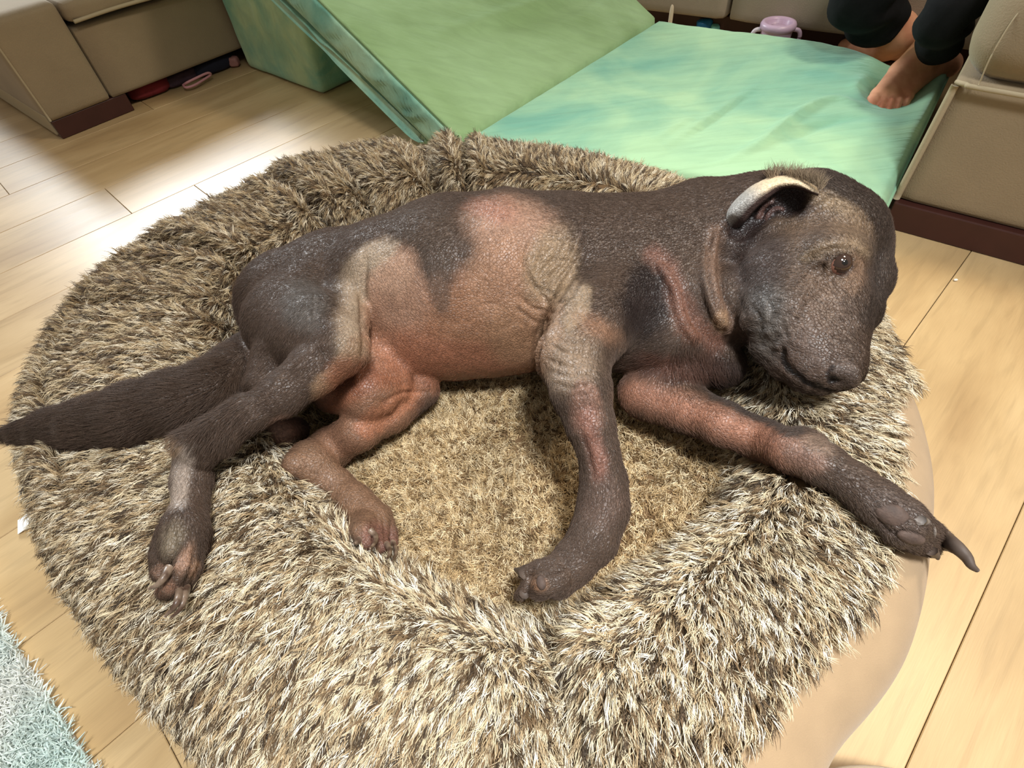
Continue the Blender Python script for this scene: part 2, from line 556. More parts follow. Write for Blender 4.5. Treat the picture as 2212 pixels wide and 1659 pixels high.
# ------------------------------------------------------------------ signed-distance modelling
class Field:
    def __init__(s, lo, hi, h):
        s.lo = np.array(lo, float); s.h = h
        s.n = np.ceil((np.array(hi) - s.lo) / h).astype(int) + 1
        s.d = np.full(s.n, .05, np.float32)
        s.ax = [s.lo[i] + h * np.arange(s.n[i]) for i in range(3)]

    def window(s, lo, hi):
        a = np.clip(np.floor((np.asarray(lo) - s.lo) / s.h).astype(int), 0, s.n)
        b = np.clip(np.ceil((np.asarray(hi) - s.lo) / s.h).astype(int) + 1, 0, s.n)
        return tuple(slice(a[i], b[i]) for i in range(3))

    def coords(s, w):
        return np.meshgrid(*[s.ax[i][w[i]].astype(np.float32) for i in range(3)], indexing='ij', sparse=True)

    @staticmethod
    def cone(X, Y, Z, a, b, ra, rb):
        ab = b - a; L2 = float(ab @ ab) + 1e-12
        px, py, pz = X - a[0], Y - a[1], Z - a[2]
        t = np.clip((px * ab[0] + py * ab[1] + pz * ab[2]) / L2, 0, 1)
        dx, dy, dz = px - t * ab[0], py - t * ab[1], pz - t * ab[2]
        return np.sqrt(dx * dx + dy * dy + dz * dz) - (ra + (rb - ra) * t)

    def chain(s, pts, k=.012, flat=None):
        k = k * .42
        """soft chain of round cones; returns nothing, unions into the field with blend k"""
        for i in range(max(1, len(pts) - 1)):
            (a, ra), (b, rb) = pts[i], pts[min(i + 1, len(pts) - 1)]
            m = max(ra, rb) + .03
            w = s.window(np.minimum(a, b) - m, np.maximum(a, b) + m)
            X, Y, Z = s.coords(w)
            d = s.cone(X, Y, Z, a, b, ra, rb)
            if flat is not None:      # (centre height, factor): squash in z
                pass
            s.blend(w, d, k)

    def ellipsoid(s, c, axes, radii, k=.01, sub=False):
        c = np.asarray(c, float); A = np.asarray(axes, float); R = np.asarray(radii, float)
        m = R.max() + .03
        w = s.window(c - m, c + m)
        X, Y, Z = s.coords(w)
        px, py, pz = X - c[0], Y - c[1], Z - c[2]
        q = [px * A[i][0] + py * A[i][1] + pz * A[i][2] for i in range(3)]
        k0 = np.sqrt(sum((q[i] / R[i]) ** 2 for i in range(3)))
        k1 = np.sqrt(sum((q[i] / R[i] ** 2) ** 2 for i in range(3))) + 1e-6
        d = k0 * (k0 - 1) / k1
        if sub: s.carve(w, d, k)
        else: s.blend(w, d, k)

    def blend(s, w, d, k):
        e = s.d[w]
        h = np.maximum(k - np.abs(e - d), 0) / k
        s.d[w] = np.minimum(e, d) - h * h * k * .25

    def carve(s, w, d, k):
        e = s.d[w]; d = -d
        h = np.maximum(k - np.abs(e - d), 0) / k
        s.d[w] = np.maximum(e, d) + h * h * k * .25

    def groove(s, pts, r, k=.003):
        for i in range(len(pts) - 1):
            a, b = pts[i], pts[i + 1]
            w = s.window(np.minimum(a, b) - r - .02, np.maximum(a, b) + r + .02)
            X, Y, Z = s.coords(w)
            s.carve(w, s.cone(X, Y, Z, a, b, r, r), k)

    def sample(s, P):
        q = (P - s.lo) / s.h
        i = np.clip(np.floor(q).astype(int), 0, s.n - 2); f = np.clip(q - i, 0, 1)
        out = 0
        for dx in (0, 1):
            for dy in (0, 1):
                for dz in (0, 1):
                    wt = (f[:, 0] if dx else 1 - f[:, 0]) * (f[:, 1] if dy else 1 - f[:, 1]) * (f[:, 2] if dz else 1 - f[:, 2])
                    out = out + wt * s.d[i[:, 0] + dx, i[:, 1] + dy, i[:, 2] + dz]
        inside = np.all((q >= 0) & (q <= s.n - 1), axis=1)
        return np.where(inside, out, .05)

    def hit(s, px, py):
        """first surface point of the field on the line of sight through a photograph pixel"""
        d = RM @ _ray_cam(px, py); o = np.array([0, 0, H]); t = .15
        for _ in range(400):
            v = float(s.sample((o + t * d)[None])[0])
            if v < .0004: return o + t * d
            t += max(min(v, .02) * .7, .0004)
            if t > 2.5: break
        return None

    def grad(s, P):
        e = s.h
        return norm(np.stack([s.sample(P + e * v) - s.sample(P - e * v) for v in np.eye(3)], 1))

    def mesh(s):
        """surface nets"""
        d = s.d; neg = d < 0
        c = np.zeros(np.array(d.shape) - 1, np.int8)
        for dx in (0, 1):
            for dy in (0, 1):
                for dz in (0, 1):
                    c += neg[dx:d.shape[0] - 1 + dx, dy:d.shape[1] - 1 + dy, dz:d.shape[2] - 1 + dz]
        cells = np.argwhere((c > 0) & (c < 8))
        idx = np.full(c.shape, -1, np.int32)
        idx[tuple(cells.T)] = np.arange(len(cells))
        acc = np.zeros((len(cells), 3)); cnt = np.zeros(len(cells))
        corners = [(x, y, z) for x in (0, 1) for y in (0, 1) for z in (0, 1)]
        val = {q: d[cells[:, 0] + q[0], cells[:, 1] + q[1], cells[:, 2] + q[2]] for q in corners}
        for a in corners:
            for ax in range(3):
                if a[ax]: continue
                b = list(a); b[ax] = 1; b = tuple(b)
                va, vb = val[a], val[b]
                m = (va < 0) != (vb < 0)
                t = np.where(m, va / np.where(m, va - vb, 1), 0)
                p = np.tile(np.array(a, float), (len(cells), 1)); p[:, ax] += t
                acc[m] += p[m]; cnt[m] += 1
        V = s.lo + s.h * (cells + acc / cnt[:, None])
        F = []
        for ax in range(3):
            o1, o2 = [(1, 2), (2, 0), (0, 1)][ax]
            sl0 = [slice(None)] * 3; sl1 = [slice(None)] * 3
            sl0[ax] = slice(0, -1); sl1[ax] = slice(1, None)
            m = neg[tuple(sl0)] != neg[tuple(sl1)]
            e = np.argwhere(m)
            ok = (e[:, o1] > 0) & (e[:, o2] > 0) & (e[:, o1] < d.shape[o1] - 1) & (e[:, o2] < d.shape[o2] - 1)
            e = e[ok]
            flip = ~neg[tuple(e.T)]
            q = []
            for (u, v) in ((-1, -1), (0, -1), (0, 0), (-1, 0)):
                g = e.copy(); g[:, o1] += u; g[:, o2] += v
                q.append(idx[tuple(g.T)])
            q = np.stack(q, 1)
            q[flip] = q[flip][:, ::-1]
            F.append(q)
        F = np.concatenate(F); F = F[(F >= 0).all(1)]
        return V, F


def relax(V, F, it=2, lam=.5):
    E = np.concatenate([F[:, [0, 1]], F[:, [1, 2]], F[:, [2, 3]], F[:, [3, 0]]])
    for _ in range(it):
        S = np.zeros_like(V); c = np.zeros(len(V))
        for a, b in ((0, 1), (1, 0)):
            for k in range(3): S[:, k] += np.bincount(E[:, a], V[E[:, b], k], len(V))
            c += np.bincount(E[:, a], minlength=len(V))
        V = V + lam * (S / c[:, None] - V)
    return V


def Q(px, py, r, z=None, off=0.0):
    """joint: centre seen at a pixel, radius r in pixels, resting on the bed when z is None"""
    if z is not None:
        p = at(px, py, z)
        return p, r * depth(p) / FPX
    z = .15
    for _ in range(12):
        p = at(px, py, z); rw = r * depth(p) / FPX
        z = .6 * z + .4 * (bedz(p) + rw * .92 + .008 + off)
    p = at(px, py, z)
    return p, r * depth(p) / FPX

# ------------------------------------------------------------------ the dog, one continuous body
RES = 0.0021
_lo = np.minimum(at(-40, 940, .2), at(1300, 1340, .1)); _hi = at(1950, 380, .2)
FB = ([-.80, .13, .05], [.62, .84, .345])


def build_dog_field():
    torso = Field(*FB, RES)
    hind = Field(*FB, RES); fore = Field(*FB, RES); low = Field(*FB, RES); head = Field(*FB, RES)
    # trunk
    torso.chain([Q(640, 655, 118, .165), Q(740, 640, 138, .165), Q(860, 640, 162, .170), Q(980, 625, 192, .180), Q(1100, 610, 186, .188),
                 Q(1220, 600, 172, .190), Q(1330, 588, 156, .192), Q(1420, 575, 148, .192), Q(1520, 535, 138, .205), Q(1610, 520, 130, .225)], .03)
    torso.chain([Q(850, 610, 132, .205), Q(960, 590, 135, .225), Q(1080, 575, 132, .228), Q(1180, 565, 118, .225)], .03)   # ribs and flank
    torso.chain([Q(930, 690, 130, .17), Q(1060, 700, 108, .16), Q(1180, 700, 100, .16)], .03)      # belly line
    torso.chain([Q(1090, 470, 62, .225), Q(1180, 490, 60, .23)], .03)
    # groin fold between the legs
    torso.chain([Q(810, 780, 56, .165), Q(795, 845, 50, .165), Q(850, 835, 40, .15)], .04)
    torso.chain([Q(720, 850, 42, .155), Q(790, 868, 35, .157), Q(826, 868, 26, .155)], .03)
    torso.chain([Q(610, 935, 30, None), Q(640, 930, 28, None)], .01)
    # chest and throat
    torso.chain([Q(1360, 690, 118, .18), Q(1450, 720, 100, .17), Q(1530, 770, 62, .155), Q(1560, 790, 46, .16)], .03)
    torso.chain([Q(1470, 640, 105, .20), Q(1540, 660, 80, .205), Q(1590, 700, 40, .20)], .03)
    # tail
    torso.chain([Q(560, 745, 44, .16), Q(515, 800, 54, .175), Q(450, 845, 60, .19), Q(380, 868, 63, .195), Q(290, 893, 61, .19), Q(200, 916, 53, .165),
                 Q(120, 928, 42, .135), Q(60, 933, 25, .115), Q(20, 938, 13, .105), Q(-6, 940, 5, .10)], .02)
    # upper hind leg
    hind.chain([Q(640, 690, 100, .185), Q(700, 640, 96, .195)], .03)
    hind.chain([Q(640, 700, 106, .20), Q(690, 730, 92, .225), Q(735, 750, 62, .245)], .03)
    hind.chain([Q(700, 640, 86, .20), Q(765, 560, 38, .222)], .03)
    hind.chain([Q(745, 600, 52, .215), Q(752, 690, 42, .235), Q(738, 760, 50, .235)], .02)
    hind.chain([Q(735, 750, 54, .24), Q(680, 800, 52, .235), Q(610, 852, 44, .23), Q(540, 896, 36, .225), Q(478, 940, 35, .22), Q(430, 968, 40, .215)], .025)
    hind.chain([Q(470, 965, 24, .215), Q(440, 985, 30, .21)], .02)
    hind.chain([Q(600, 790, 60, .20), Q(572, 830, 40, .20)], .03)
    hind.chain([Q(530, 868, 18, .235), Q(462, 918, 16, .235), Q(392, 958, 22, .22)], .014)      # heel tendon
    hind.chain([Q(420, 975, 40, None), Q(415, 1040, 38, None), Q(412, 1095, 33, None), Q(400, 1140, 45, None), Q(396, 1180, 46, None)], .02)
    # toes
    hind.chain([Q(370, 1150, 30, None, .006), Q(354, 1195, 27, None, .006), Q(345, 1236, 19, None, .004)], .004)
    hind.chain([Q(406, 1180, 22, None, .014), Q(398, 1222, 24, None, .016), Q(376, 1262, 25, None, .008), Q(352, 1280, 15, None)], .003)
    hind.chain([Q(430, 1190, 14, None, .008), Q(424, 1228, 13, None, .006), Q(410, 1258, 11, None, .002)], .003)
    hind.chain([Q(436, 1150, 22, None, -.004), Q(436, 1200, 16, None, -.008), Q(414, 1272, 13, None, -.006)], .003)
    # lower hind leg
    low.chain([Q(900, 838, 50, .118), Q(840, 892, 43, .120), Q(775, 930, 42, .13), Q(715, 968, 44, None), Q(668, 1000, 44, None)], .02)
    low.chain([Q(662, 995, 42, None), Q(640, 1003, 30, None)], .015)
    low.chain([Q(680, 1012, 42, None, .004), Q(725, 1050, 37, None, .008), Q(765, 1085, 38, None, .010), Q(795, 1115, 42, None, .010)], .02)
    low.chain([Q(790, 1120, 34, None, .014), Q(782, 1150, 25, None, .014), Q(792, 1170, 18, None, .010)], .006)
    low.chain([Q(812, 1118, 30, None, .018), Q(818, 1155, 22, None, .018), Q(824, 1180, 16, None, .012)], .006)
    low.chain([Q(826, 1112, 22, None, .010), Q(842, 1150, 16, None, .010), Q(847, 1178, 13, None, .008)], .006)
    low.chain([Q(775, 1118, 20, None, .006), Q(762, 1140, 13, None, .006)], .006)
    # lower foreleg
    low.chain([Q(1470, 800, 62, .15), Q(1400, 845, 56, .13), Q(1478, 880, 53, .135), Q(1560, 915, 46, .15), Q(1640, 948, 43, None), Q(1715, 975, 45, None), Q(1780, 1005, 43, None),
               Q(1845, 1045, 40, None), Q(1895, 1085, 46, None), Q(1945, 1125, 49, None), Q(1985, 1150, 36, None)], .02)
    low.chain([Q(1385, 852, 46, .13), Q(1420, 868, 44, .13)], .02)
    low.chain([Q(1735, 948, 26, None, .006), Q(1760, 960, 26, None, .006)], .016)
    low.chain([Q(1960, 1115, 36, None, .004), Q(2010, 1148, 24, None, 0), Q(2052, 1176, 16, None, 0)], .008)
    low.chain([Q(1940, 1150, 30, None, .006), Q(1985, 1172, 25, None, .002), Q(2015, 1186, 17, None)], .006)
    low.chain([Q(1922, 1140, 26, None, -.006), Q(1945, 1172, 18, None, -.008)], .006)
    # upper foreleg
    fore.chain([Q(1330, 640, 92, .215), Q(1270, 700, 90, .225), Q(1238, 770, 76, .235), Q(1255, 845, 60, .235), Q(1276, 920, 46, .22), Q(1293, 978, 38, .205),
                Q(1304, 1040, 44, .185), Q(1303, 1100, 50, .17), Q(1282, 1165, 47, .16), Q(1240, 1215, 44, .15)], .03)
    fore.chain([Q(1240, 1215, 42, .15), Q(1205, 1250, 42, .145)], .02)
    fore.chain([Q(1205, 1220, 24, .158), Q(1168, 1228, 20, .155), Q(1134, 1236, 14, .15)], .003)
    fore.chain([Q(1205, 1248, 32, .158), Q(1178, 1262, 28, .158), Q(1164, 1276, 20, .15)], .003)
    fore.chain([Q(1175, 1250, 18, .148), Q(1145, 1262, 18, .146), Q(1126, 1284, 13, .14)], .003)
    # head
    head.chain([Q(1640, 500, 118, .235), Q(1745, 515, 132, .245)], .03)
    head.chain([Q(1745, 500, 122, .25), Q(1812, 510, 96, .25)], .03)
    head.chain([Q(1850, 520, 66, .235), Q(1864, 600, 54, .225), Q(1852, 670, 42, .220), Q(1832, 740, 32, .22)], .03)
    head.chain([Q(1760, 600, 112, .245), Q(1790, 660, 82, .24), Q(1798, 720, 64, .235), Q(1812, 775, 48, .23), Q(1820, 802, 40, .228)], .03)
    head.chain([Q(1690, 600, 86, .245), Q(1700, 680, 84, .235), Q(1740, 740, 66, .23), Q(1762, 788, 56, .225)], .03)
    head.chain([Q(1662, 690, 60, .22), Q(1672, 740, 48, .215), Q(1700, 782, 38, .21), Q(1738, 814, 30, .21), Q(1775, 832, 20, .21)], .015)
    head.chain([Q(1640, 650, 36, .24), Q(1628, 690, 26, .235)], .02)
    head.chain([Q(1790, 540, 46, .290), Q(1840, 545, 38, .282)], .03)        # brow
    head.chain([Q(1700, 420, 46, .262), Q(1770, 425, 44, .262)], .03)
    return torso, hind, fore, low, head


torso, hind, fore, low, head = build_dog_field()
for F2, k in ((head, .016), (hind, .006), (fore, .012), (low, .008)):
    torso.blend((slice(None),) * 3, F2.d, k)
del hind, fore, low
dogF = torso


def surf_line(pts, n=24, lift=0.0):
    out = []
    for px, py in smooth_line(pts, n):
        h = dogF.hit(px, py)
        if h is not None: out.append(h)
    return np.array(out)


# eye socket, nostril, mouth, ear hollow
eye_hit = dogF.hit(1817, 571)
eye_n = dogF.grad(eye_hit[None])[0]
def carve_ball(px, py, rpx, deep, k=.003):
    p = dogF.hit(px, py); n = dogF.grad(p[None])[0]
    r = rpx * depth(p) / FPX
    dogF.ellipsoid(p - n * deep, np.eye(3), [r] * 3, k, sub=True)
EYE_R = 29 * depth(eye_hit) / FPX
eye_c = eye_hit - eye_n * EYE_R * .50
# lids: soft ring around the eye
tx = norm(np.cross(eye_n, RM @ np.array([0, 1, 0.]))); ty = np.cross(eye_n, tx)
dogF.ellipsoid(eye_c, np.eye(3), [EYE_R * 1.03] * 3, .003, sub=True)
ring = []
for a in np.linspace(0, 2 * math.pi, 25):
    u = (RM @ np.array([math.cos(a) * .92, math.sin(a) * 1.0, 0]))
    u = u - eye_n * (u @ eye_n)
    ring.append((eye_c + eye_n * EYE_R * .42 + u * EYE_R * 1.02, .0028))
dogF.chain(ring, .004)
for pts, r, lift in [([(1760, 548), (1790, 528), (1830, 525), (1862, 545)], .0032, 0), ([(1735, 560), (1775, 520), (1830, 510), (1876, 535)], .0030, 0),
                     ([(1722, 610), (1752, 578), (1778, 560)], .0026, 0), ([(1735, 640), (1765, 605), (1785, 592)], .0024, 0)]:
    L = surf_line(pts)
    dogF.chain([(p - .0012 * v, r) for p, v in zip(L, dogF.grad(L))], .006)
ear_ctr = [(1600, 492), (1622, 468), (1650, 448), (1682, 438), (1712, 436)]
Lh = surf_line(ear_ctr, 14)
gh = dogF.grad(Lh)
dogF.groove(Lh - gh * .000, .014, .006)
dogF.groove(Lh[4:13] - gh[4:13] * .007, .012, .006)
for pts, r in [([(1636, 470), (1648, 446), (1668, 436)], .0030), ([(1655, 470), (1668, 456), (1690, 452)], .0028)]:
    L = surf_line(pts, 10); dogF.chain([(p + dogF.grad(p[None])[0] * .001, r) for p in L], .003)
L = surf_line([(1690, 756), (1700, 790), (1728, 820), (1762, 838), (1796, 845)], 30)       # mouth
dogF.groove(L, .0030, .003)
carve_ball(1806, 822, 12, -.001)
L = surf_line([(1796, 826), (1794, 805), (1806, 788)], 10)
dogF.groove(L, .0016, .002)
# nose leather
L = surf_line([(1812, 800), (1838, 802), (1846, 822)], 6)
dogF.chain([(p - .003 * RM[:, 2] * 0 + dogF.grad(p[None])[0] * -.004, .0085) for p in L], .004)
# neck ridges of loose skin
for pts, r in [([(1548, 505), (1536, 560), (1540, 620), (1560, 680), (1578, 708)], .0050), ([(1520, 540), (1522, 600), (1540, 660), (1560, 700)], .0042),
               ([(1425, 575), (1455, 620), (1470, 680), (1500, 730)], .005)]:
    L = surf_line(pts, 30)
    dogF.chain([(p - .0015 * v, r) for p, v in zip(L, dogF.grad(L))], .008)

V, Fq = dogF.mesh()
V = relax(V, Fq, 2, .5)
# drop anything that is not the main body
PX = project(V)
Nv = dogF.grad(V)
facing = (Nv @ -VIEW) > -.1

# fine folds: (line, width px, depth m); negative depth raises a ridge
wr = []
def W(pts, w=5, d=.0016): wr.append((pts, w, d))
W([(1262, 505), (1240, 560), (1205, 610), (1185, 650)], 5, .0026)
W([(1238, 515), (1222, 560), (1190, 600), (1178, 640)], 5, .0024)
W([(1212, 520), (1196, 560), (1170, 590), (1172, 625)], 5, .0020)
W([(1190, 515), (1165, 560), (1160, 590)], 5, .0018)
W([(1150, 520), (1133, 560), (1150, 610), (1180, 655), (1176, 700)], 5, .0024)
W([(1262, 545), (1235, 600), (1200, 650), (1178, 690)], 5, .0022)
W([(1265, 590), (1235, 635), (1195, 680), (1168, 730)], 5, .0018)
W([(1120, 640), (1150, 665), (1178, 672)], 4, .0014)
W([(1120, 668), (1148, 690), (1170, 706)], 4, .0012)
W([(1176, 690), (1160, 740), (1156, 790), (1166, 820)], 7, .0040)
W([(1190, 745), (1222, 760), (1262, 755)], 4, .0015)
W([(1180, 775), (1215, 788), (1270, 780)], 4, .0016)
W([(1185, 800), (1225, 812), (1280, 800)], 4, .0014)
W([(1198, 828), (1235, 836), (1285, 825)], 4, .0012)
W([(1205, 735), (1240, 742), (1275, 730)], 4, .0012)
W([(1215, 745), (1205, 780), (1200, 812)], 4, .0012)
W([(1240, 750), (1235, 790), (1250, 815)], 4, .0010)
W([(790, 560), (784, 620), (786, 690), (790, 740), (782, 790)], 8, .0050)
W([(1700, 455), (1740, 448), (1790, 420), (1810, 425)], 4, .0016)
W([(1720, 475), (1760, 455), (1800, 440)], 4, .0014)
W([(1690, 490), (1725, 478), (1780, 462)], 4, .0010)
W([(1735, 600), (1750, 585), (1768, 572)], 3.5, .0012)
W([(1725, 620), (1748, 603), (1770, 590)], 3.5, .0012)
W([(1718, 585), (1745, 556), (1790, 538), (1840, 540)], 4, .0014)
W([(1745, 645), (1765, 625), (1785, 612)], 3.5, .0010)
W([(1540, 500), (1528, 560), (1534, 620), (1550, 675)], 4, .0030)
W([(1560, 500), (1556, 560), (1560, 620), (1578, 680)], 6, .0030)
W([(1600, 640), (1612, 690), (1618, 720)], 5, .0022)
W([(1480, 640), (1500, 700), (1540, 740)], 4, .0020)
W([(560, 800), (500, 905), (460, 930)], 5, .0012)
W([(700, 740), (620, 800), (560, 860), (500, 905)], 9, -.0022)
W([(1255, 930), (1272, 985), (1285, 1040)], 5, .0022)
W([(830, 870), (870, 850), (930, 846)], 5, .0030)
W([(820, 860), (832, 880), (828, 900)], 5, .0020)
W([(388, 1085), (362, 1130), (352, 1180)], 4, .0012)
W([(396, 1150), (384, 1190), (372, 1222)], 4, .0018)
W([(1850, 1040), (1880, 1075), (1900, 1120)], 5, .0014)
W([(1640, 745), (1700, 765)], 4, .0012)
for k_ in range(6):      # fan of folds behind the eye
    W([(1786 - 2 * k_, 585 + 7 * k_), (1762 - 4 * k_, 600 + 10 * k_), (1742 - 5 * k_, 630 + 12 * k_)], 3.2, .0013)
for k_ in range(5):      # brow
    W([(1850 + 6 * k_, 535 - 8 * k_), (1868 + 3 * k_, 560 - 4 * k_), (1872 + 2 * k_, 590)], 3, .0009)
W([(1660, 770), (1690, 800), (1720, 826)], 4, -.0014)
W([(378, 1150), (374, 1195), (366, 1232)], 5, .0040)
W([(420, 1185), (416, 1225), (398, 1262)], 4, .0030)
W([(393, 1190), (384, 1225), (364, 1250)], 4, .0026)
W([(806, 1120), (806, 1150), (808, 1172)], 4, .0030)
W([(828, 1115), (833, 1150), (834, 1180)], 4, .0030)
W([(1215, 1232), (1182, 1240), (1145, 1248)], 4, .0040)
W([(1150, 1246), (1142, 1262), (1140, 1288)], 4, .0030)
W([(1935, 1090), (1975, 1118), (2005, 1145)], 5, .0030)
W([(1895, 1120), (1925, 1150), (1960, 1150)], 4, .0024)
W([(1930, 1150), (1970, 1152), (2000, 1168)], 4, .0030)
W([(1655, 640), (1668, 670), (1660, 700)], 3, .0014)
W([(1690, 700), (1700, 730), (1690, 752)], 3, .0014)
W([(1620, 655), (1645, 690), (1640, 730)], 3.5, .0018)
D = np.zeros(len(V))
for pts, w, d in wr:
    ln = smooth_line(pts, 24)
    bb = (PX[:, 0] > ln[:, 0].min() - 40) & (PX[:, 0] < ln[:, 0].max() + 40) & (PX[:, 1] > ln[:, 1].min() - 40) & (PX[:, 1] < ln[:, 1].max() + 40) & facing
    i = np.flatnonzero(bb)
    if not len(i) or d == 0: continue
    dist, par = seg_dist(PX[i], ln)
    if ln[:, 0].min() > 1100 and ln[:, 0].max() < 1290 and ln[:, 1].max() < 850: d *= 1.6
    D[i] -= d * np.exp(-(dist / w) ** 2) * np.sin(np.clip(par, .04, .96) * math.pi) ** .4
# warty texture on the jowl and leathery skin elsewhere
jowl = np.exp(-(((PX[:, 0] - 1665) / 55) ** 2 + ((PX[:, 1] - 715) / 75) ** 2))
D += jowl * .0038 * vnoise(V, 130, 5, 2)
D += .0006 * vnoise(V, 60, 9, 2)
# loose leathery skin over the elbow and armpit
ll = np.exp(-(((PX[:, 0] - 1232) / 62) ** 2 + ((PX[:, 1] - 780) / 62) ** 2)) + .8 * np.exp(-(((PX[:, 0] - 1215) / 55) ** 2 + ((PX[:, 1] - 620) / 80) ** 2))
D -= .0032 * ll * np.exp(-(np.abs(vnoise(V, 52, 12, 2)) / .10) ** 2)
D -= .0012 * np.exp(-(((PX[:, 0] - 1060) / 140) ** 2 + ((PX[:, 1] - 640) / 130) ** 2)) * np.exp(-(np.abs(vnoise(V, 48, 14, 2)) / .07) ** 2) * .6
V = V + Nv * D[:, None]

# ---- coat and skin colours
dark = np.array(lin(70, 55, 45)); 
Cc = np.tile(dark, (len(V), 1)); fur = np.ones(len(V))
jx = PX + 15 * np.stack([vnoise(V, 26, 1, 4), vnoise(V, 26, 2, 4)], 1) + 6 * np.stack([vnoise(V, 170, 3, 2), vnoise(V, 170, 4, 2)], 1)


def paint(mask, rgb, hair=None):
    global Cc, fur
    c = np.array(lin(*rgb))
    Cc = Cc * (1 - mask[:, None]) + c * mask[:, None]
    if hair is not None: fur = fur * (1 - mask) + hair * mask


def blob(x, y, rx, ry, rgb, a=1.0, rot=0, hair=0.08, edge=.45):
    c, s = math.cos(math.radians(rot)), math.sin(math.radians(rot))
    dx, dy = jx[:, 0] - x, jx[:, 1] - y
    u = (dx * c + dy * s) / rx; v = (-dx * s + dy * c) / ry
    paint(a * sstep(1 + edge * .5, 1 - edge, np.hypot(u, v)), rgb, hair)


def stripe(pts, w, rgb, a=1.0, hair=.08, edge=.5):
    ln = smooth_line(pts, 24)
    lo_ = ln.min(0) - 2 * w - 20; hi_ = ln.max(0) + 2 * w + 20
    i = np.flatnonzero(((jx > lo_) & (jx < hi_)).all(1))
    m = np.zeros(len(V))
    if len(i):
        d, _ = seg_dist(jx[i], ln)
        m[i] = a * sstep(1 + edge * .5, 1 - edge, d / w)
    paint(m, rgb, hair)


blob(900, 700, 150, 150, (158, 110, 82))
blob(1060, 700, 150, 130, (150, 108, 80))
blob(1000, 790, 170, 60, (150, 100, 74))
blob(860, 620, 78, 110, (172, 134, 110), .9, -8, 0)
blob(1110, 490, 108, 66, (166, 128, 104), 1, 8, 0, .6)
blob(1070, 455, 60, 26, (160, 104, 82), .6, 10, .05, .8)
blob(1080, 600, 75, 110, (160, 120, 92), .9, 10)
blob(1190, 580, 62, 100, (150, 126, 98), .9, 12)
blob(1130, 720, 80, 90, (160, 122, 92), .8)
blob(900, 765, 120, 58, (164, 106, 78), .7, 0, .03, .8)
blob(850, 590, 50, 60, (190, 154, 128), .6)
blob(940, 545, 52, 105, (70, 56, 46), 1, -12, 1)
blob(900, 480, 90, 60, (72, 58, 48), 1, -20, 1)
blob(950, 630, 26, 50, (96, 74, 60), .85, 0, .9)
stripe([(800, 560), (775, 590), (768, 650), (760, 720), (765, 760)], 34, (158, 138, 114), .95, 0.05, .9)
stripe([(775, 745), (735, 800), (690, 835)], 22, (144, 116, 90), .9)
blob(815, 545, 50, 28, (168, 148, 124), .9, -20)
blob(800, 850, 110, 55, (146, 92, 64), 1, 0)
blob(760, 810, 60, 40, (136, 84, 60), .7)
blob(620, 930, 40, 34, (158, 122, 104), .8, 0, .02)
stripe([(840, 890), (715, 965), (665, 1000)], 62, (140, 102, 78), 1, .15)
stripe([(665, 1000), (760, 1080), (800, 1120)], 62, (136, 104, 80), 1, .15)
blob(815, 1165, 50, 42, (128, 88, 74), .9, 0, .1)
stripe([(880, 850), (790, 925)], 26, (176, 116, 84), .8)
# upper hind foot
stripe([(398, 975), (388, 1030), (384, 1080)], 22, (168, 152, 138), .85, .05, .9)
blob(372, 965, 22, 22, (160, 132, 104), .8)
blob(372, 1165, 22, 44, (136, 122, 100), .7, 18, .1, .9)
blob(402, 1208, 17, 36, (172, 134, 110), .9, 18, .0, .7)
blob(362, 1270, 26, 18, (142, 104, 82), .8, 0, .0, .8)
blob(348, 1235, 18, 22, (140, 108, 88), .7)
blob(425, 1225, 10, 26, (160, 124, 98), .7, 12)
# grey sheen on the thigh, painted into the coat colour
blob(660, 660, 60, 60, (84, 80, 76), .6, 0, 1)
# elbow and armpit
blob(1228, 775, 70, 72, (140, 118, 96), 1, 0, .03, .8)
blob(1245, 660, 30, 60, (150, 128, 102), .9, 25, .05)
blob(1290, 705, 64, 26, (140, 104, 80), .75, 25, .1, .9)
blob(1190, 700, 22, 60, (150, 122, 96), .8, 10)
stripe([(1262, 850), (1268, 905)], 36, (122, 88, 72), .7, .4)
stripe([(1270, 900), (1286, 975), (1296, 1030)], 22, (140, 94, 78), .65, .15, .9)
blob(1305, 1090, 46, 60, (84, 66, 56), .8, 0, 1)
blob(1165, 1262, 20, 18, (150, 112, 84), .8, 0, 0)
# chest and neck
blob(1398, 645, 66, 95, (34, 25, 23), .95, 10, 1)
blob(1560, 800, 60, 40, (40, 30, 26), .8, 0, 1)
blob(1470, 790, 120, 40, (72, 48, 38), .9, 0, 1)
stripe([(1412, 555), (1448, 590), (1466, 650), (1495, 700), (1545, 735)], 26, (122, 82, 66), .75, .2, .9)
blob(1500, 705, 44, 26, (116, 78, 60), .7, 35, .2, .9)
blob(1450, 790, 60, 26, (96, 62, 48), .6, 20, .6, .9)
stripe([(1550, 500), (1542, 570), (1552, 640), (1574, 700)], 22, (122, 94, 76), .7, .05, .9)
blob(1560, 690, 20, 26, (156, 124, 94), .8)
stripe([(1375, 850), (1440, 872), (1520, 898), (1620, 938), (1700, 972)], 40, (164, 114, 90), .9, .15, 1.0)
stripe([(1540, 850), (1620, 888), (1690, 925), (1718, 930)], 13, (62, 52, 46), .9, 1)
blob(1730, 985, 62, 36, (138, 106, 90), .9, 30, .1)
blob(1760, 960, 40, 24, (126, 104, 88), .7, 30, .3)
blob(1950, 1120, 95, 60, (80, 66, 58), .9, 30, .7)
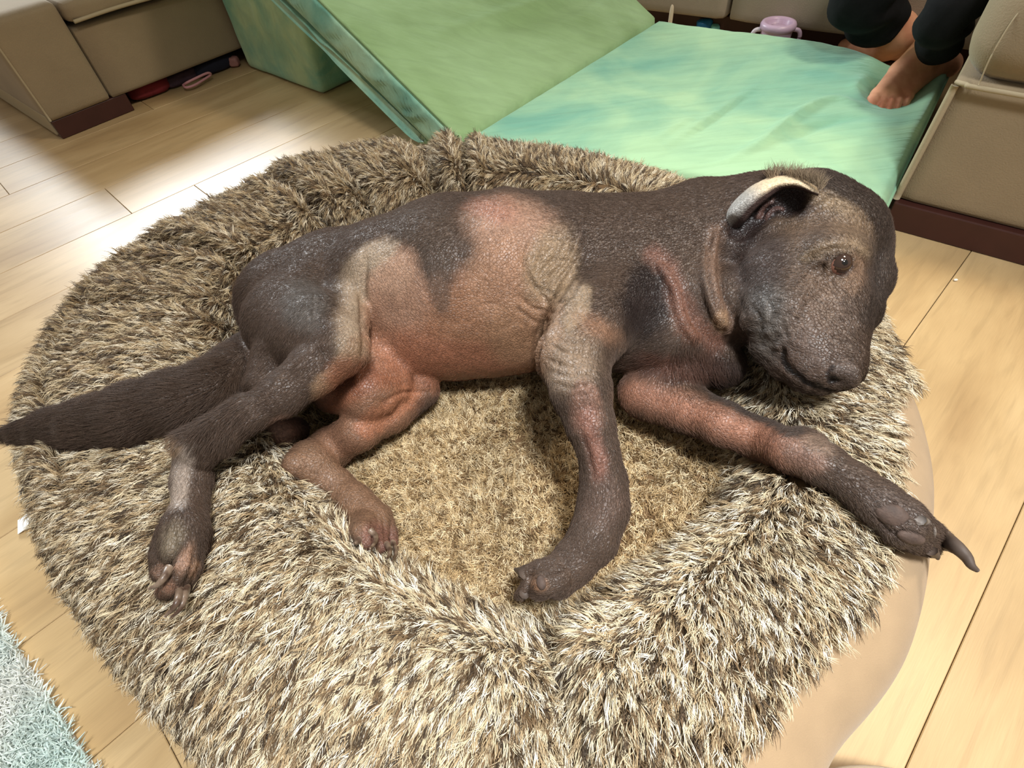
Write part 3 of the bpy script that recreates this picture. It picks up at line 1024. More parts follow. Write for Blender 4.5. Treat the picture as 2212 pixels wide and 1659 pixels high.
# head
blob(1765, 510, 120, 130, (92, 74, 60), .9, 0, .5, .8)
blob(1848, 485, 56, 70, (134, 110, 84), .6, 0, .15, 1.0)
blob(1800, 432, 70, 26, (142, 120, 92), .7, 25, .1, .9)
blob(1715, 475, 80, 26, (118, 96, 76), .6, -12, .2, .9)
blob(1640, 560, 76, 80, (62, 50, 45), .9, 0, 1)
stripe([(1735, 560), (1780, 530), (1835, 523), (1872, 545)], 13, (150, 128, 102), .7, .05, .9)
blob(1800, 610, 60, 40, (116, 92, 72), .5, 0, .3)
blob(1845, 590, 30, 50, (132, 102, 78), .5, 0, .3)
blob(1770, 690, 80, 90, (100, 80, 66), .8, 0, .15, .9)
blob(1655, 655, 46, 44, (92, 88, 84), .8, 0, .1, .9)
blob(1665, 725, 46, 60, (96, 90, 84), .85, 0, .05, .8)
blob(1740, 765, 75, 65, (96, 78, 68), .8, 0, .1, .8)
blob(1828, 808, 34, 32, (88, 74, 66), .9, 0, 0)
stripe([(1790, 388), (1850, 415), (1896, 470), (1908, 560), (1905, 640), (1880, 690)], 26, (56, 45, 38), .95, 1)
stripe([(1795, 826), (1796, 806), (1806, 790)], 5, (36, 26, 24), .7, 0)
blob(1806, 822, 14, 11, (24, 18, 17), .95, 0, 0)
stripe([(1690, 756), (1700, 790), (1728, 820), (1762, 838), (1796, 845)], 6, (30, 24, 22), .9, 0)
stripe(ear_ctr, 40, (40, 27, 25), .97, 0)
stripe([(1636, 470), (1648, 446), (1668, 436)], 6, (112, 78, 68), .8, 0)
stripe([(1655, 470), (1668, 456), (1690, 452)], 6, (104, 72, 64), .8, 0)
blob(1817, 571, 30, 26, (60, 44, 38), .8, 0, 0)
# speckle
lum = Cc @ np.array([.3, .59, .11]); Cc = Cc * .94 + lum[:, None] * .06 * np.array([1.06, 1.0, .92]); Cc = Cc * (1 - (1 - fur[:, None]) * np.array([.40, .42, .43]))
sp = vnoise(V, 150, 21, 2); Cc *= (1 + .16 * sp * (1 - fur * .5))[:, None]
Cc *= (1 + .12 * vnoise(V, 28, 22, 3))[:, None]
Cc = np.clip(Cc, .002, 1)

dog = empty('dog', (float(V[:, 0].mean()), float(V[:, 1].mean()), .07),
            'large dark brown dog with pink bald patches lying on its side on the bed', 'dog')


def skin_material():
    m, t, b = nt('dog_skin')
    N, L = t.nodes, t.links
    a = N.new('ShaderNodeAttribute'); a.attribute_name = 'tint'
    tc = N.new('ShaderNodeTexCoord')
    sk = N.new('ShaderNodeTexNoise'); sk.inputs['Scale'].default_value = 380; sk.inputs['Detail'].default_value = 4
    L.new(tc.outputs['Object'], sk.inputs['Vector'])
    sr = N.new('ShaderNodeMapRange'); sr.inputs[1].default_value = .35; sr.inputs[2].default_value = .65; sr.inputs[3].default_value = .80; sr.inputs[4].default_value = 1.30
    L.new(sk.outputs['Fac'], sr.inputs[0])
    sh_ = N.new('ShaderNodeHueSaturation'); L.new(a.outputs['Color'], sh_.inputs['Color']); L.new(sr.outputs[0], sh_.inputs['Value'])
    L.new(sh_.outputs[0], b.inputs['Base Color'])
    vo = N.new('ShaderNodeTexVoronoi'); vo.feature = 'DISTANCE_TO_EDGE'; vo.inputs['Scale'].default_value = 300
    nz = N.new('ShaderNodeTexNoise'); nz.inputs['Scale'].default_value = 60
    mx = N.new('ShaderNodeVectorMath'); mx.operation = 'MULTIPLY_ADD'
    mx.inputs[1].default_value = (.006, .006, .006)
    L.new(tc.outputs['Object'], nz.inputs['Vector'])
    L.new(nz.outputs['Color'], mx.inputs[0]); L.new(tc.outputs['Object'], mx.inputs[2])
    L.new(mx.outputs[0], vo.inputs['Vector'])
    r = N.new('ShaderNodeMapRange'); r.inputs[1].default_value = 0; r.inputs[2].default_value = .16
    L.new(vo.outputs['Distance'], r.inputs[0])
    bp = N.new('ShaderNodeBump'); bp.inputs['Strength'].default_value = .6; bp.inputs['Distance'].default_value = .0007
    L.new(r.outputs[0], bp.inputs['Height'])
    n2 = N.new('ShaderNodeTexNoise'); n2.inputs['Scale'].default_value = 420; n2.inputs['Detail'].default_value = 3
    L.new(tc.outputs['Object'], n2.inputs['Vector'])
    b2 = N.new('ShaderNodeBump'); b2.inputs['Strength'].default_value = .4; b2.inputs['Distance'].default_value = .0006
    L.new(n2.outputs['Fac'], b2.inputs['Height']); L.new(bp.outputs[0], b2.inputs['Normal'])
    L.new(b2.outputs[0], b.inputs['Normal'])
    b.inputs['Roughness'].default_value = .47
    b.inputs['Specular IOR Level'].default_value = .45
    return m


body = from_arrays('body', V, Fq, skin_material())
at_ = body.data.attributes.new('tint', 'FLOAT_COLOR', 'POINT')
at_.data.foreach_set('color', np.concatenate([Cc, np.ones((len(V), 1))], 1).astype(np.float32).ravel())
child(body, dog)

# ---- eye
def uvball(c, r, m, name, parent, n=24, squash=None, axis=None):
    bm = bmesh.new(); bmesh.ops.create_uvsphere(bm, u_segments=n, v_segments=n // 2, radius=r)
    if squash is not None:
        q = Vector(axis).to_track_quat('Z', 'Y').to_matrix()
        for v in bm.verts:
            v.co = q @ Vector((v.co.x * squash[0], v.co.y * squash[1], v.co.z * squash[2]))
    for v in bm.verts: v.co += Vector(c)
    o = from_bm(name, bm, m); child(o, parent) if parent.type == 'EMPTY' else setattr(o, 'parent', parent)
    return o


m_eye = mat('brown_eye', (50, 34, 26), .08, .8)
m_pupil = mat('dark_pupil', (14, 11, 10), .06, .8)
m_sclera = mat('eye_rim_brown', (118, 80, 66), .2, .6)
eye = uvball(eye_c, EYE_R * .97, m_sclera, 'eye', dog)
gaze = norm(-VIEW * .9 + eye_n * .45 + np.array([.0, -.1, 0]))
iris = uvball(eye_c + gaze * EYE_R * .17 + RM @ np.array([.0004, 0, 0]), EYE_R * .88, m_eye, 'iris', dog)
iris.parent = eye; iris.matrix_parent_inverse = Matrix.Translation(Vector((0, 0, 0)))
iris.parent = eye
pup = uvball(eye_c + gaze * EYE_R * .66, EYE_R * .42, m_pupil, 'pupil', dog)
for o_ in (iris, pup):
    o_.parent = eye; o_.matrix_parent_inverse = Matrix.Identity(4)
    o_.matrix_parent_inverse = (Matrix.Translation(dog.location) @ eye.matrix_parent_inverse @ Matrix.Identity(4)).inverted()

# ---- claws
m_claw = mat('horn_claw', (126, 108, 92), .35, .5, mix=(60, (72, 54, 44), .4, .6))
m_claw_d = mat('dark_horn_claw', (78, 66, 58), .6, .35)


def claw(pts, r0, z=None, off=.012, m=None, lift=.004):
    P = []
    for i, (px, py) in enumerate(pts):
        h = dogF.hit(px, py)
        if i == 0 and h is not None: P.append(h); continue
        if z is not None: P.append(at(px, py, z if np.isscalar(z) else z[i]))
        else:
            zz = .15
            for _ in range(8): zz = bedz(at(px, py, zz)) + off
            P.append(at(px, py, zz))
    P = smooth_line(P, 12)
    r = r0 * np.linspace(1, .18, 12) ** .8
    Vc, Fc = tube(P, r, 8, flat=1.25)
    o = from_arrays('claw', Vc, Fc, m or m_claw)
    child(o, dog)


claw([(366, 1228), (354, 1248), (340, 1264), (321, 1272)], .0040, off=.046)
claw([(390, 1276), (384, 1298), (373, 1316), (356, 1332)], .0036, off=.040)
claw([(404, 1268), (398, 1296), (386, 1320), (368, 1334)], .0030, off=.034)
claw([(800, 1146), (811, 1158), (810, 1172), (800, 1184)], .0036, off=.048)
claw([(836, 1176), (842, 1188), (841, 1198), (836, 1207)], .0030, off=.042)
claw([(849, 1172), (855, 1188), (854, 1200), (847, 1212)], .0028, off=.036)
claw([(776, 1166), (770, 1172), (764, 1174)], .0030, off=.03)
claw([(1132, 1238), (1122, 1234), (1112, 1230)], .0050, z=(.15, .145, .14), m=m_claw_d)
claw([(1132, 1284), (1124, 1290), (1118, 1297)], .0040, z=(.14, .135, .13), m=m_claw_d)
claw([(2042, 1166), (2066, 1182), (2088, 1204), (2098, 1222), (2112, 1233)], .0066, z=(.168, .168, .168, .167, .165), m=m_claw_d)
claw([(2012, 1190), (2022, 1200), (2026, 1208)], .0040, z=(.16, .155, .15), m=m_claw_d)

# ---- pads of the outstretched forepaw and the folded one
m_pad = mat('paw_pad', (86, 70, 62), .7, .3, bump=(500, .6, .0008), mix=(90, (66, 54, 48), .4, .6))
claw([(1988, 1124), (2006, 1134), (2016, 1148), (2014, 1164)], .0040, z=(.19, .192, .188, .18), m=mat('grey_claw', (112, 104, 98), .5, .4))


def pad(px, py, rx, ry, rot, deep, thick):
    p = dogF.hit(px, py)
    if p is None: return
    n = dogF.grad(p[None])[0]; s = depth(p) / FPX
    u = RM @ np.array([math.cos(math.radians(rot)), -math.sin(math.radians(rot)), 0]); u = norm(u - n * (u @ n)); w = np.cross(n, u)
    th = np.linspace(0, 2 * math.pi, 28, endpoint=False); ph = np.linspace(-math.pi / 2, math.pi / 2, 12)
    T, Pp = np.meshgrid(th, ph, indexing='ij')
    A = np.stack([np.cos(Pp) * np.cos(T) * rx * s, np.cos(Pp) * np.sin(T) * ry * s, np.sin(Pp) * thick], -1).reshape(-1, 3)
    o = from_arrays('paw_pad', p - n * deep + A[:, :1] * u + A[:, 1:2] * w + A[:, 2:] * n, grid_faces(28, 12, wrap_u=True), m_pad)
    child(o, dog)


pad(1928, 1114, 36, 25, 25, .004, .006)
pad(1972, 1166, 32, 17, 20, .003, .005)
pad(1168, 1258, 16, 11, 70, .002, .004)
pad(866 - 60, 1186, 10, 6, 20, .002, .003)

# ---- the folded-back ear
_eb = [(1768, 414), (1742, 400), (1712, 392), (1678, 394), (1642, 412), (1612, 434), (1584, 462), (1562, 488)]     # crest of the fold
_eo = [(1760, 398), (1735, 384), (1702, 376), (1664, 378), (1622, 394), (1588, 420), (1562, 446), (1546, 484)]     # outer line against the skull
_ei = [(1766, 424), (1744, 414), (1716, 408), (1686, 412), (1656, 432), (1630, 456), (1610, 480), (1590, 496)]     # inner lip
_hh = [.006, .010, .014, .017, .019, .019, .016, .007]


def ear_mesh():
    n = 40
    b3, o3, i3 = smooth_line(_eb, n), smooth_line(_eo, n), smooth_line(_ei, n)
    hh = np.interp(np.linspace(0, 7, n), range(8), _hh)
    base = []
    zz = []
    for k in range(n):
        q = head.hit(*o3[k])
        zz.append(q[2] if q is not None else np.nan)
    zz = np.array(zz); good = ~np.isnan(zz)
    zz = np.interp(np.arange(n), np.flatnonzero(good), zz[good])
    zz = np.minimum(zz, .315)
    zz = np.convolve(np.pad(zz, 4, 'edge'), np.ones(9) / 9, 'valid')
    rows = []
    for k in range(n):
        z0 = zz[k]
        po = at(*o3[k], z0 - .004); pm = at(*(o3[k] * .45 + b3[k] * .55), z0 + hh[k] * .75)
        pb = at(*b3[k], z0 + hh[k]); pi_ = at(*(b3[k] * .4 + i3[k] * .6), z0 + hh[k] * .72); pe = at(*i3[k], z0 + hh[k] * .35)
        rows.append(smooth_line([po, pm, pb, pi_, pe], 13))
    A = np.array(rows)
    A += (.0009 * vnoise(A.reshape(-1, 3), 90, 4, 2)).reshape(n, 13, 1)
    th = .0016
    Nn = norm(np.cross(np.gradient(A, axis=0), np.gradient(A, axis=1)))
    B = A - Nn * th if (Nn[20, 6] @ -VIEW) > 0 else A + Nn * th
    ring = np.concatenate([A, B[:, ::-1]], 1)       # closed cross-section
    Vv = ring.reshape(-1, 3); F = grid_faces(n, 26, wrap_v=True).tolist()
    F.append(list(range(26))); F.append([(n - 1) * 26 + k for k in range(26)][::-1])
    col = np.zeros((n, 26, 3))
    out_c = np.array(lin(150, 128, 106)); tip_c = np.array(lin(146, 142, 136)); top_c = np.array(lin(200, 178, 146)); in_c = np.array(lin(66, 50, 46))
    for k in range(n):
        f = k / (n - 1)
        c = top_c * (1 - sstep(.45, .7, f)) + tip_c * sstep(.45, .7, f)
        for j in range(13):
            g = sstep(7, 9, j)
            col[k, j] = (c * (.85 if j < 2 else 1)) * (1 - g) + in_c * g
        col[k, 13:] = in_c
    return Vv, F, col.reshape(-1, 3)


Ve, Fe, Ce = ear_mesh()
ear = from_arrays('ear', Ve, [tuple(f) for f in Fe], skin_material())
a_ = ear.data.attributes.new('tint', 'FLOAT_COLOR', 'POINT')
a_.data.foreach_set('color', np.concatenate([Ce, np.ones((len(Ce), 1))], 1).astype(np.float32).ravel())
child(ear, dog)
ear['label'] = 'folded back ear with pale thin skin'

# ---- short coat
arrows = [(600, 560, -1, .35), (900, 480, -1, .25), (1200, 440, -1, .1), (1400, 500, -1, .2), (1500, 450, -1, .2), (950, 600, -.1, 1), (1300, 600, -1, .35), (1400, 750, -1, .5),
          (620, 700, -.4, 1), (600, 850, -1, .6), (450, 950, -.4, 1), (410, 1080, -.1, 1), (400, 860, -1, .25), (200, 920, -1, .1), (540, 760, -.6, .8), (1250, 850, .2, 1), (1300, 1000, .1, 1),
          (1290, 1150, -.6, 1), (1200, 1240, -1, .3), (1550, 900, 1, .45), (1800, 1020, 1, .6), (1950, 1130, 1, .6), (700, 980, -1, .6), (740, 1070, 1, .7), (1700, 520, -1, .1), (1850, 480, -.5, -1),
          (1800, 650, -.3, -1), (1700, 650, -1, -.3), (1620, 560, -1, .3), (1905, 560, .1, -1), (1850, 410, -1, -.5), (1550, 620, -.3, 1), (1500, 790, .4, 1), (1740, 780, -.8, -.4)]


def coat():
    T = np.concatenate([Fq[:, [0, 1, 2]], Fq[:, [0, 2, 3]]])
    a, b, c = V[T[:, 0]], V[T[:, 1]], V[T[:, 2]]
    ar = np.linalg.norm(np.cross(b - a, c - a), axis=1)
    vis = (Nv[T[:, 0]] @ -VIEW) > -.35
    w = ar * (fur[T].mean(1) ** 1.3 + .02) * vis
    w /= w.sum()
    n = 240000
    k = rng.choice(len(T), n, p=w)
    r1, r2 = np.sqrt(rng.random(n)), rng.random(n)
    bc = np.stack([1 - r1, r1 * (1 - r2), r1 * r2], 1)
    root = (V[T[k]] * bc[:, :, None]).sum(1); nn = norm((Nv[T[k]] * bc[:, :, None]).sum(1)); col = (Cc[T[k]] * bc[:, :, None]).sum(1)
    px = project(root)
    A = np.array(arrows); d2 = ((px[:, None, :] - A[None, :, :2]) ** 2).sum(2)
    wt = 1 / (d2 + 900) ** 1.5; wt /= wt.sum(1, keepdims=True)
    f = norm(wt @ norm(A[:, 2:]))
    f = f + .22 * np.stack([vnoise(root, 45, 31, 2), vnoise(root, 45, 32, 2)], 1)
    g = np.stack([f[:, 0], -f[:, 1], 0 * f[:, 0]], 1) @ RM.T
    g = norm(g - nn * (g * nn).sum(1, keepdims=True))
    tail = sstep(560, 480, px[:, 0]) * sstep(985, 960, px[:, 1])
    chest = np.exp(-(((px[:, 0] - 1500) / 120) ** 2 + ((px[:, 1] - 770) / 60) ** 2))
    lenth = (.0048 + .008 * tail + .007 * chest) * (.6 + .8 * rng.random(n))
    lift = .06 + .26 * tail + .1 * chest + .06 * rng.random(n)
    jit = .15 * rng.standard_normal((n, 3))
    d0 = norm(g + nn * (lift[:, None] + .2) + jit * .6); d1 = norm(g + nn * lift[:, None] * .3 + jit)
    L_ = lenth[:, None]
    P = np.stack([root - nn * .0004, root + d0 * L_ * .4, root + d0 * L_ * .4 + d1 * L_ * .6], 1)
    R = np.tile(np.array([.00015, .00012, .00003]), (n, 1))
    shade = (.75 + .6 * rng.random(n))[:, None]
    C = np.repeat((col * shade)[:, None, :], 3, 1)
    C[:, 2] *= 1.15
    # pale tuft standing up behind the ear fold
    m = 1100
    u = rng.random(m)
    ln = smooth_line([(1660, 376), (1700, 372), (1745, 384), (1775, 400)], 200)
    q = ln[(u * 199).astype(int)] + rng.normal(0, 3, (m, 2))
    zt = np.array([(head.hit(*q_)[2] if head.hit(*q_) is not None else .285) for q_ in ln[::10]])
    z = np.interp(u, np.linspace(0, 1, len(zt)), zt) + .010
    rt = np.array([at(q[i, 0], q[i, 1] + 6, z[i]) for i in range(m)])
    dd = norm((np.stack([-.25 + .5 * u + .35 * rng.standard_normal(m), .8 + 0 * u, .3 + 0 * u], 1)) @ RM.T)
    ll = (.005 + .010 * rng.random(m))[:, None]
    P2 = np.stack([rt, rt + dd * ll * .5, rt + dd * ll + .0015 * rng.standard_normal((m, 3))], 1)
    R2 = np.tile(np.array([.00017, .00013, .00003]), (m, 1))
    C2 = np.repeat((np.array(lin(120, 104, 84)) * (.5 + rng.random((m, 1))))[:, None, :], 3, 1)
    return np.concatenate([P, P2]), np.concatenate([R, R2]), np.concatenate([C, C2])


coat_o = hair_object('fur', *coat(), tint_mat('dog_coat', .55, .22), dog)
coat_o['label'] = 'short dark brown coat'

# ------------------------------------------------------------------ the dog bed
bed = empty('dog_bed', (float(BC[0]), float(BC[1]), 0), 'large round shaggy taupe and cream dog bed with a plain fabric side', 'dog bed')


def press(P, margin=.004):
    """the cushion gives way under the dog"""
    P = P.copy()
    for _ in range(5):
        d = dogF.sample(P)
        bad = (d < margin) & (P[:, 2] > .05)
        if not bad.any(): break
        P[bad, 2] -= (margin - d[bad]) * 1.2 + .0005
    P[:, 2] = np.maximum(P[:, 2], .03)
    return P


m_fabric = mat('taupe_woven_fabric', (158, 134, 104), .85, .2, noise=(40, .06), bump=(900, .5, .0006), sheen=.2)
m_under = mat('fur_backing', (104, 82, 58), .95, .1)


def surface_patch(name, s0, s1, ns, m, f=None, nth=540, inset=0.0, keep=None):
    th = np.linspace(-math.pi, math.pi, nth, endpoint=False); s = np.linspace(s0, s1, ns)
    T, S = np.meshgrid(th, s, indexing='ij')
    P, n, _, _ = bed_surface(T.ravel(), S.ravel())
    P = press(P - n * inset)
    F = grid_faces(nth, ns, wrap_u=True)
    if keep is not None:
        F = F[keep(T.ravel(), S.ravel())[F].all(1)]
    return from_arrays(name, P, F, m)


def fur_edge(th):
    """how far out (s) the fur reaches before the plain fabric side begins"""
    inside = sstep(fab_lo - .2, fab_lo + .1, th) * sstep(fab_hi + .12, fab_hi - .28, th)
    return .97 * (1 - inside) + .60 * inside + .012 * vnoise(np.stack([np.cos(th), np.sin(th)], -1).reshape(-1, 2), 4, 8, 2).reshape(np.shape(th))


cushion = surface_patch('cushion', .0015, 1.0, 180, m_fabric, inset=.0025)
child(cushion, bed); cushion['label'] = 'plain taupe woven fabric cushion body'
seam_pts = []
for a in np.linspace(-1.5, .8, 60):
    P, n, _, _ = bed_surface(np.array([a]), np.array([.80])); seam_pts.append(P[0] + n[0] * .0005)
lining = surface_patch('fur_lining', .0015, .97, 170, m_under, inset=.0)
# trim the lining where the plain side shows
me = lining.data
bm = bmesh.new(); bm.from_mesh(me)
cc_ = np.array([f.calc_center_median()[:2] for f in bm.faces]) - BC
tq = np.linspace(-math.pi, math.pi, 361); fe_ = fur_edge(tq)
pe_ = np.stack(bed_point(tq, fe_), 1)[:, :2] - BC
rq = np.hypot(pe_[:, 0], pe_[:, 1]); thc = np.arctan2(cc_[:, 1], cc_[:, 0])
km = (np.hypot(cc_[:, 0], cc_[:, 1]) > np.interp(thc, tq, rq)) & (np.interp(thc, tq, fe_) < .93)
fl_ = list(bm.faces)
kill = [fl_[i] for i in np.flatnonzero(km)]
bmesh.ops.delete(bm, geom=kill, context='FACES'); bm.to_mesh(me); bm.free()
child(lining, bed)


def shag():
    # tufts spread evenly over the surface
    n = 300000
    th = rng.uniform(-math.pi, math.pi, n); s = rng.uniform(.30, .97, n)
    P, N_, A, B = bed_surface(th, s)
    # area weights by finite differences
    e = 1e-3
    dA = np.linalg.norm(np.cross((np.stack(bed_point(th + e, s), 1) - P) / e, (np.stack(bed_point(th, np.minimum(s + e, 1)), 1) - P) / e), axis=1)
    keep = rng.random(n) < dA / np.percentile(dA, 97)
    keep &= s < fur_edge(th)
    keep &= ~((P[:, 1] < -.16))
    th, s, P, N_, A, B = (v[keep] for v in (th, s, P, N_, A, B))
    P = press(P, .003)
    d = dogF.sample(P + N_ * .003)
    k = d > .0012
    th, s, P, N_, A, B = (v[k] for v in (th, s, P, N_, A, B))
    m = len(P)
    rad = np.stack([np.cos(th), np.sin(th), 0 * th], 1)
    tdir = np.stack([-np.sin(th), np.cos(th), 0 * th], 1)
    sgn = np.tanh((s - .43) / .05)
    # the nap: outward over the crest, inward over the hollow, with a drift to the left front
    swirl = .55 * np.stack([vnoise(P, 11, 41, 2), vnoise(P, 11, 42, 2), 0 * th], 1)
    drift = np.array([-.35, -.30, 0])
    comb = rad * sgn[:, None] + drift + swirl
    comb = comb - N_ * (comb * N_).sum(1, keepdims=True)
    comb = norm(comb)
    LEN = .0175 * (.7 + .6 * rng.random(m)) * np.where(s < .34, .6, 1)
    base_d = norm(N_ * (.50 + .25 * rng.random((m, 1))) + comb * .9 + .28 * rng.standard_normal((m, 3)))
    tip_d = norm(comb + N_ * .12 + .35 * rng.standard_normal((m, 3)) - np.array([0, 0, .12]))
    K = 6
    cols_l = np.array([lin(222, 208, 178), lin(204, 188, 156), lin(236, 228, 208), lin(178, 156, 122)])
    cols_d = np.array([lin(92, 74, 54), lin(70, 58, 46), lin(122, 100, 74)])
    root_c = np.array(lin(128, 104, 76))
    # dark streaked locks in loose clusters
    back = sstep(.35, .95, P[:, 1]) * .9 + sstep(-.2, -.55, P[:, 0]) * .5       # the pile is browner at the back and left
    dk = (vnoise(P, 120, 51, 2) + .7 * rng.standard_normal(m)) > .48 - .26 * np.minimum(back, 1)
    lt = cols_l[rng.integers(0, 4, m)]; lt = lt * (1 - np.minimum(back, 1)[:, None] * np.array([.26, .32, .40])); drk = cols_d[rng.integers(0, 3, m)]
    out_P, out_R, out_C = [], [], []
    for j in range(K):
        off = rng.standard_normal((m, 3)) * .0017
        off -= N_ * (off * N_).sum(1, keepdims=True)
        r0 = P + off - N_ * .001
        L_ = (LEN * (.8 + .35 * rng.random(m)))[:, None]
        bd = norm(base_d + .10 * rng.standard_normal((m, 3))); td = norm(tip_d + .16 * rng.standard_normal((m, 3)))
        p1 = r0 + bd * L_ * .30
        p2 = P + off * .75 + base_d * L_ * .55 + tip_d * L_ * .12
        p3 = P + off * .45 + base_d * L_ * .62 + td * L_ * .36
        p4 = P + off * .25 + base_d * L_ * .62 + td * L_ * .62 - np.array([0, 0, .0015])
        S = np.stack([r0, p1, p2, p3, p4], 1)
        hd = np.minimum(dogF.sample(p2), np.minimum(dogF.sample(p3), dogF.sample(p4)))
        g = hd > -.0008
        R = np.tile(np.array([.00032, .00031, .00028, .00020, .00005]), (m, 1))
        vr = (.85 + .3 * rng.random(m))[:, None]
        l_ = lt * vr; d_ = drk * vr
        dm = dk | (rng.random(m) < .12)
        c0 = np.tile(root_c, (m, 1)) * .8
        c1 = np.where(dm[:, None], d_ * .9, root_c * .5 + l_ * .5)
        c2 = np.where(dm[:, None], d_, l_)
        c3 = np.where(dm[:, None], d_ * 1.0, l_ * 1.02)
        tipdark = rng.random(m) < .35
        c4 = np.where((dm | tipdark)[:, None], d_ * .9, l_)
        C = np.stack([c0, c1, c2, c3, c4], 1)
        out_P.append(S[g]); out_R.append(R[g]); out_C.append(C[g])
    return np.concatenate(out_P), np.concatenate(out_R), np.concatenate(out_C)


m_fur = tint_mat('shaggy_pile', .55, .25)
fp = hair_object('shag_pile', *shag(), m_fur, bed)
fp['label'] = 'long cream pile with dark brown streaks'


def hollow_pile():
    n = 26000
    th = rng.uniform(-math.pi, math.pi, n); rr = np.sqrt(rng.random(n))
    s = rr * .335
    P, N_, A, B = bed_surface(th, np.maximum(s, .002))
    P = press(P, .003)
    k = (dogF.sample(P + np.array([0, 0, .004])) > .003)
    P, N_ = P[k], N_[k]; m = len(P)
    c_ = np.array([lin(208, 186, 146), lin(188, 162, 120), lin(228, 210, 174), lin(136, 112, 80)])
    o = [[], [], []]
    sw = np.stack([vnoise(P, 25, 61, 2), vnoise(P, 25, 62, 2), 0 * P[:, 0]], 1)
    base_d = norm(N_ * .55 + sw * 1.0 + .5 * rng.standard_normal((m, 3)))
    base_d[:, 2] = np.abs(base_d[:, 2]) + .15
    col = c_[rng.integers(0, 4, m)]
    for j in range(7):
        off = rng.standard_normal((m, 3)) * .002; off[:, 2] = 0
        r0 = P + off - N_ * .001
        L_ = (.0105 * (.7 + .6 * rng.random(m)))[:, None]
        bd = norm(base_d + .2 * rng.standard_normal((m, 3)))
        cr = .0022 * rng.standard_normal((m, 3))
        S = np.stack([r0, r0 + bd * L_ * .5, P + off * .3 + base_d * L_ + cr - np.array([0, 0, .0015])], 1)
        g = (dogF.sample(S[:, 2]) > .0005)
        R = np.tile(np.array([.00045, .00042, .0001]), (m, 1))
        v = (.8 + .4 * rng.random(m))[:, None]
        C = np.stack([col * .55 * v, col * v, col * v * 1.08], 1)
        o[0].append(S[g]); o[1].append(R[g]); o[2].append(C[g])
    return [np.concatenate(x) for x in o]


hp = hair_object('short_pile', *hollow_pile(), m_fur, bed)
hp['label'] = 'short golden tan pile in the hollow'

# piping where the fur joins the plain side, and the paper label under the bed edge
pts = []
for a in np.linspace(-1.45, -.22, 70):
    se = float(fur_edge(np.array([a]))[0]) + .012
    P, n, _, _ = bed_surface(np.array([a]), np.array([se])); pts.append(P[0] + n[0] * .0006)
Vt, Ft = tube(press(np.array(pts)), np.full(70, .0022), 8)
pp = from_arrays('piping', Vt, Ft, m_fabric); child(pp, bed)
m_paper = mat('white_label', (238, 236, 230), .6)
t0 = at(80, 1124, .008)
t0 = at(62, 1122, .008)
lab = soft_box('care_label', t0 - np.array([.01, .018, .006]), norm(np.array([.9, .45, 0])), norm(np.array([-.45, .9, 0])), Z3, .034, .024, .0012, rad=.0004, seg=1, m=m_paper,
               fn=lambda A: A + np.stack([0 * A[:, 0], 0 * A[:, 0], .25 * A[:, 0]], 1))
child(lab, bed); lab['label'] = 'white label under the bed edge'

# ------------------------------------------------------------------ green foam play couch
U = np.array([math.cos(math.radians(45.4)), math.sin(math.radians(45.4)), 0]); Wd = np.array([-U[1], U[0], 0])
AF = np.array([-.059, 1.158, 0])         # near end of the fold line


def velvet(name, c1, c2, scale=3.0, wr=.5):
    m, t, b = nt(name); N, L = t.nodes, t.links
    tc = N.new('ShaderNodeTexCoord')
    n = N.new('ShaderNodeTexNoise'); n.inputs['Scale'].default_value = scale; n.inputs['Detail'].default_value = 5; n.inputs['Distortion'].default_value = .6
    L.new(tc.outputs['Object'], n.inputs['Vector'])
    r = N.new('ShaderNodeValToRGB'); e = r.color_ramp.elements
    e[0].position = .36; e[0].color = (*lin(*c1), 1); e[1].position = .64; e[1].color = (*lin(*c2), 1)
    L.new(n.outputs['Fac'], r.inputs[0])
    mp = N.new('ShaderNodeMapping'); mp.inputs['Rotation'].default_value = (0, 0, -math.radians(52)); mp.inputs['Scale'].default_value = (1, 7, 3)
    L.new(tc.outputs['Object'], mp.inputs['Vector'])
    n2 = N.new('ShaderNodeTexNoise'); n2.inputs['Scale'].default_value = 7; n2.inputs['Detail'].default_value = 7; n2.inputs['Distortion'].default_value = .8
    L.new(mp.outputs[0], n2.inputs['Vector'])
    n3 = N.new('ShaderNodeTexNoise'); n3.inputs['Scale'].default_value = 120; n3.inputs['Detail'].default_value = 5
    L.new(tc.outputs['Object'], n3.inputs['Vector'])
    r2 = N.new('ShaderNodeMapRange'); r2.inputs[1].default_value = .3; r2.inputs[2].default_value = .6; r2.inputs[3].default_value = .91; r2.inputs[4].default_value = 1.03
    L.new(n2.outputs['Fac'], r2.inputs[0])
    h = N.new('ShaderNodeHueSaturation'); L.new(r.outputs[0], h.inputs['Color']); L.new(r2.outputs[0], h.inputs['Value'])
    L.new(h.outputs[0], b.inputs['Base Color'])
    bp = N.new('ShaderNodeBump'); bp.inputs['Strength'].default_value = wr; bp.inputs['Distance'].default_value = .006
    L.new(n2.outputs['Fac'], bp.inputs['Height'])
    b2 = N.new('ShaderNodeBump'); b2.inputs['Strength'].default_value = .3; b2.inputs['Distance'].default_value = .0012
    L.new(n3.outputs['Fac'], b2.inputs['Height']); L.new(bp.outputs[0], b2.inputs['Normal']); L.new(b2.outputs[0], b.inputs['Normal'])
    b.inputs['Roughness'].default_value = .8; b.inputs['Specular IOR Level'].default_value = .2
    b.inputs['Sheen Weight'].default_value = .35; b.inputs['Sheen Roughness'].default_value = .4
    b.inputs['Sheen Tint'].default_value = (.75, 1, .85, 1)
    return m


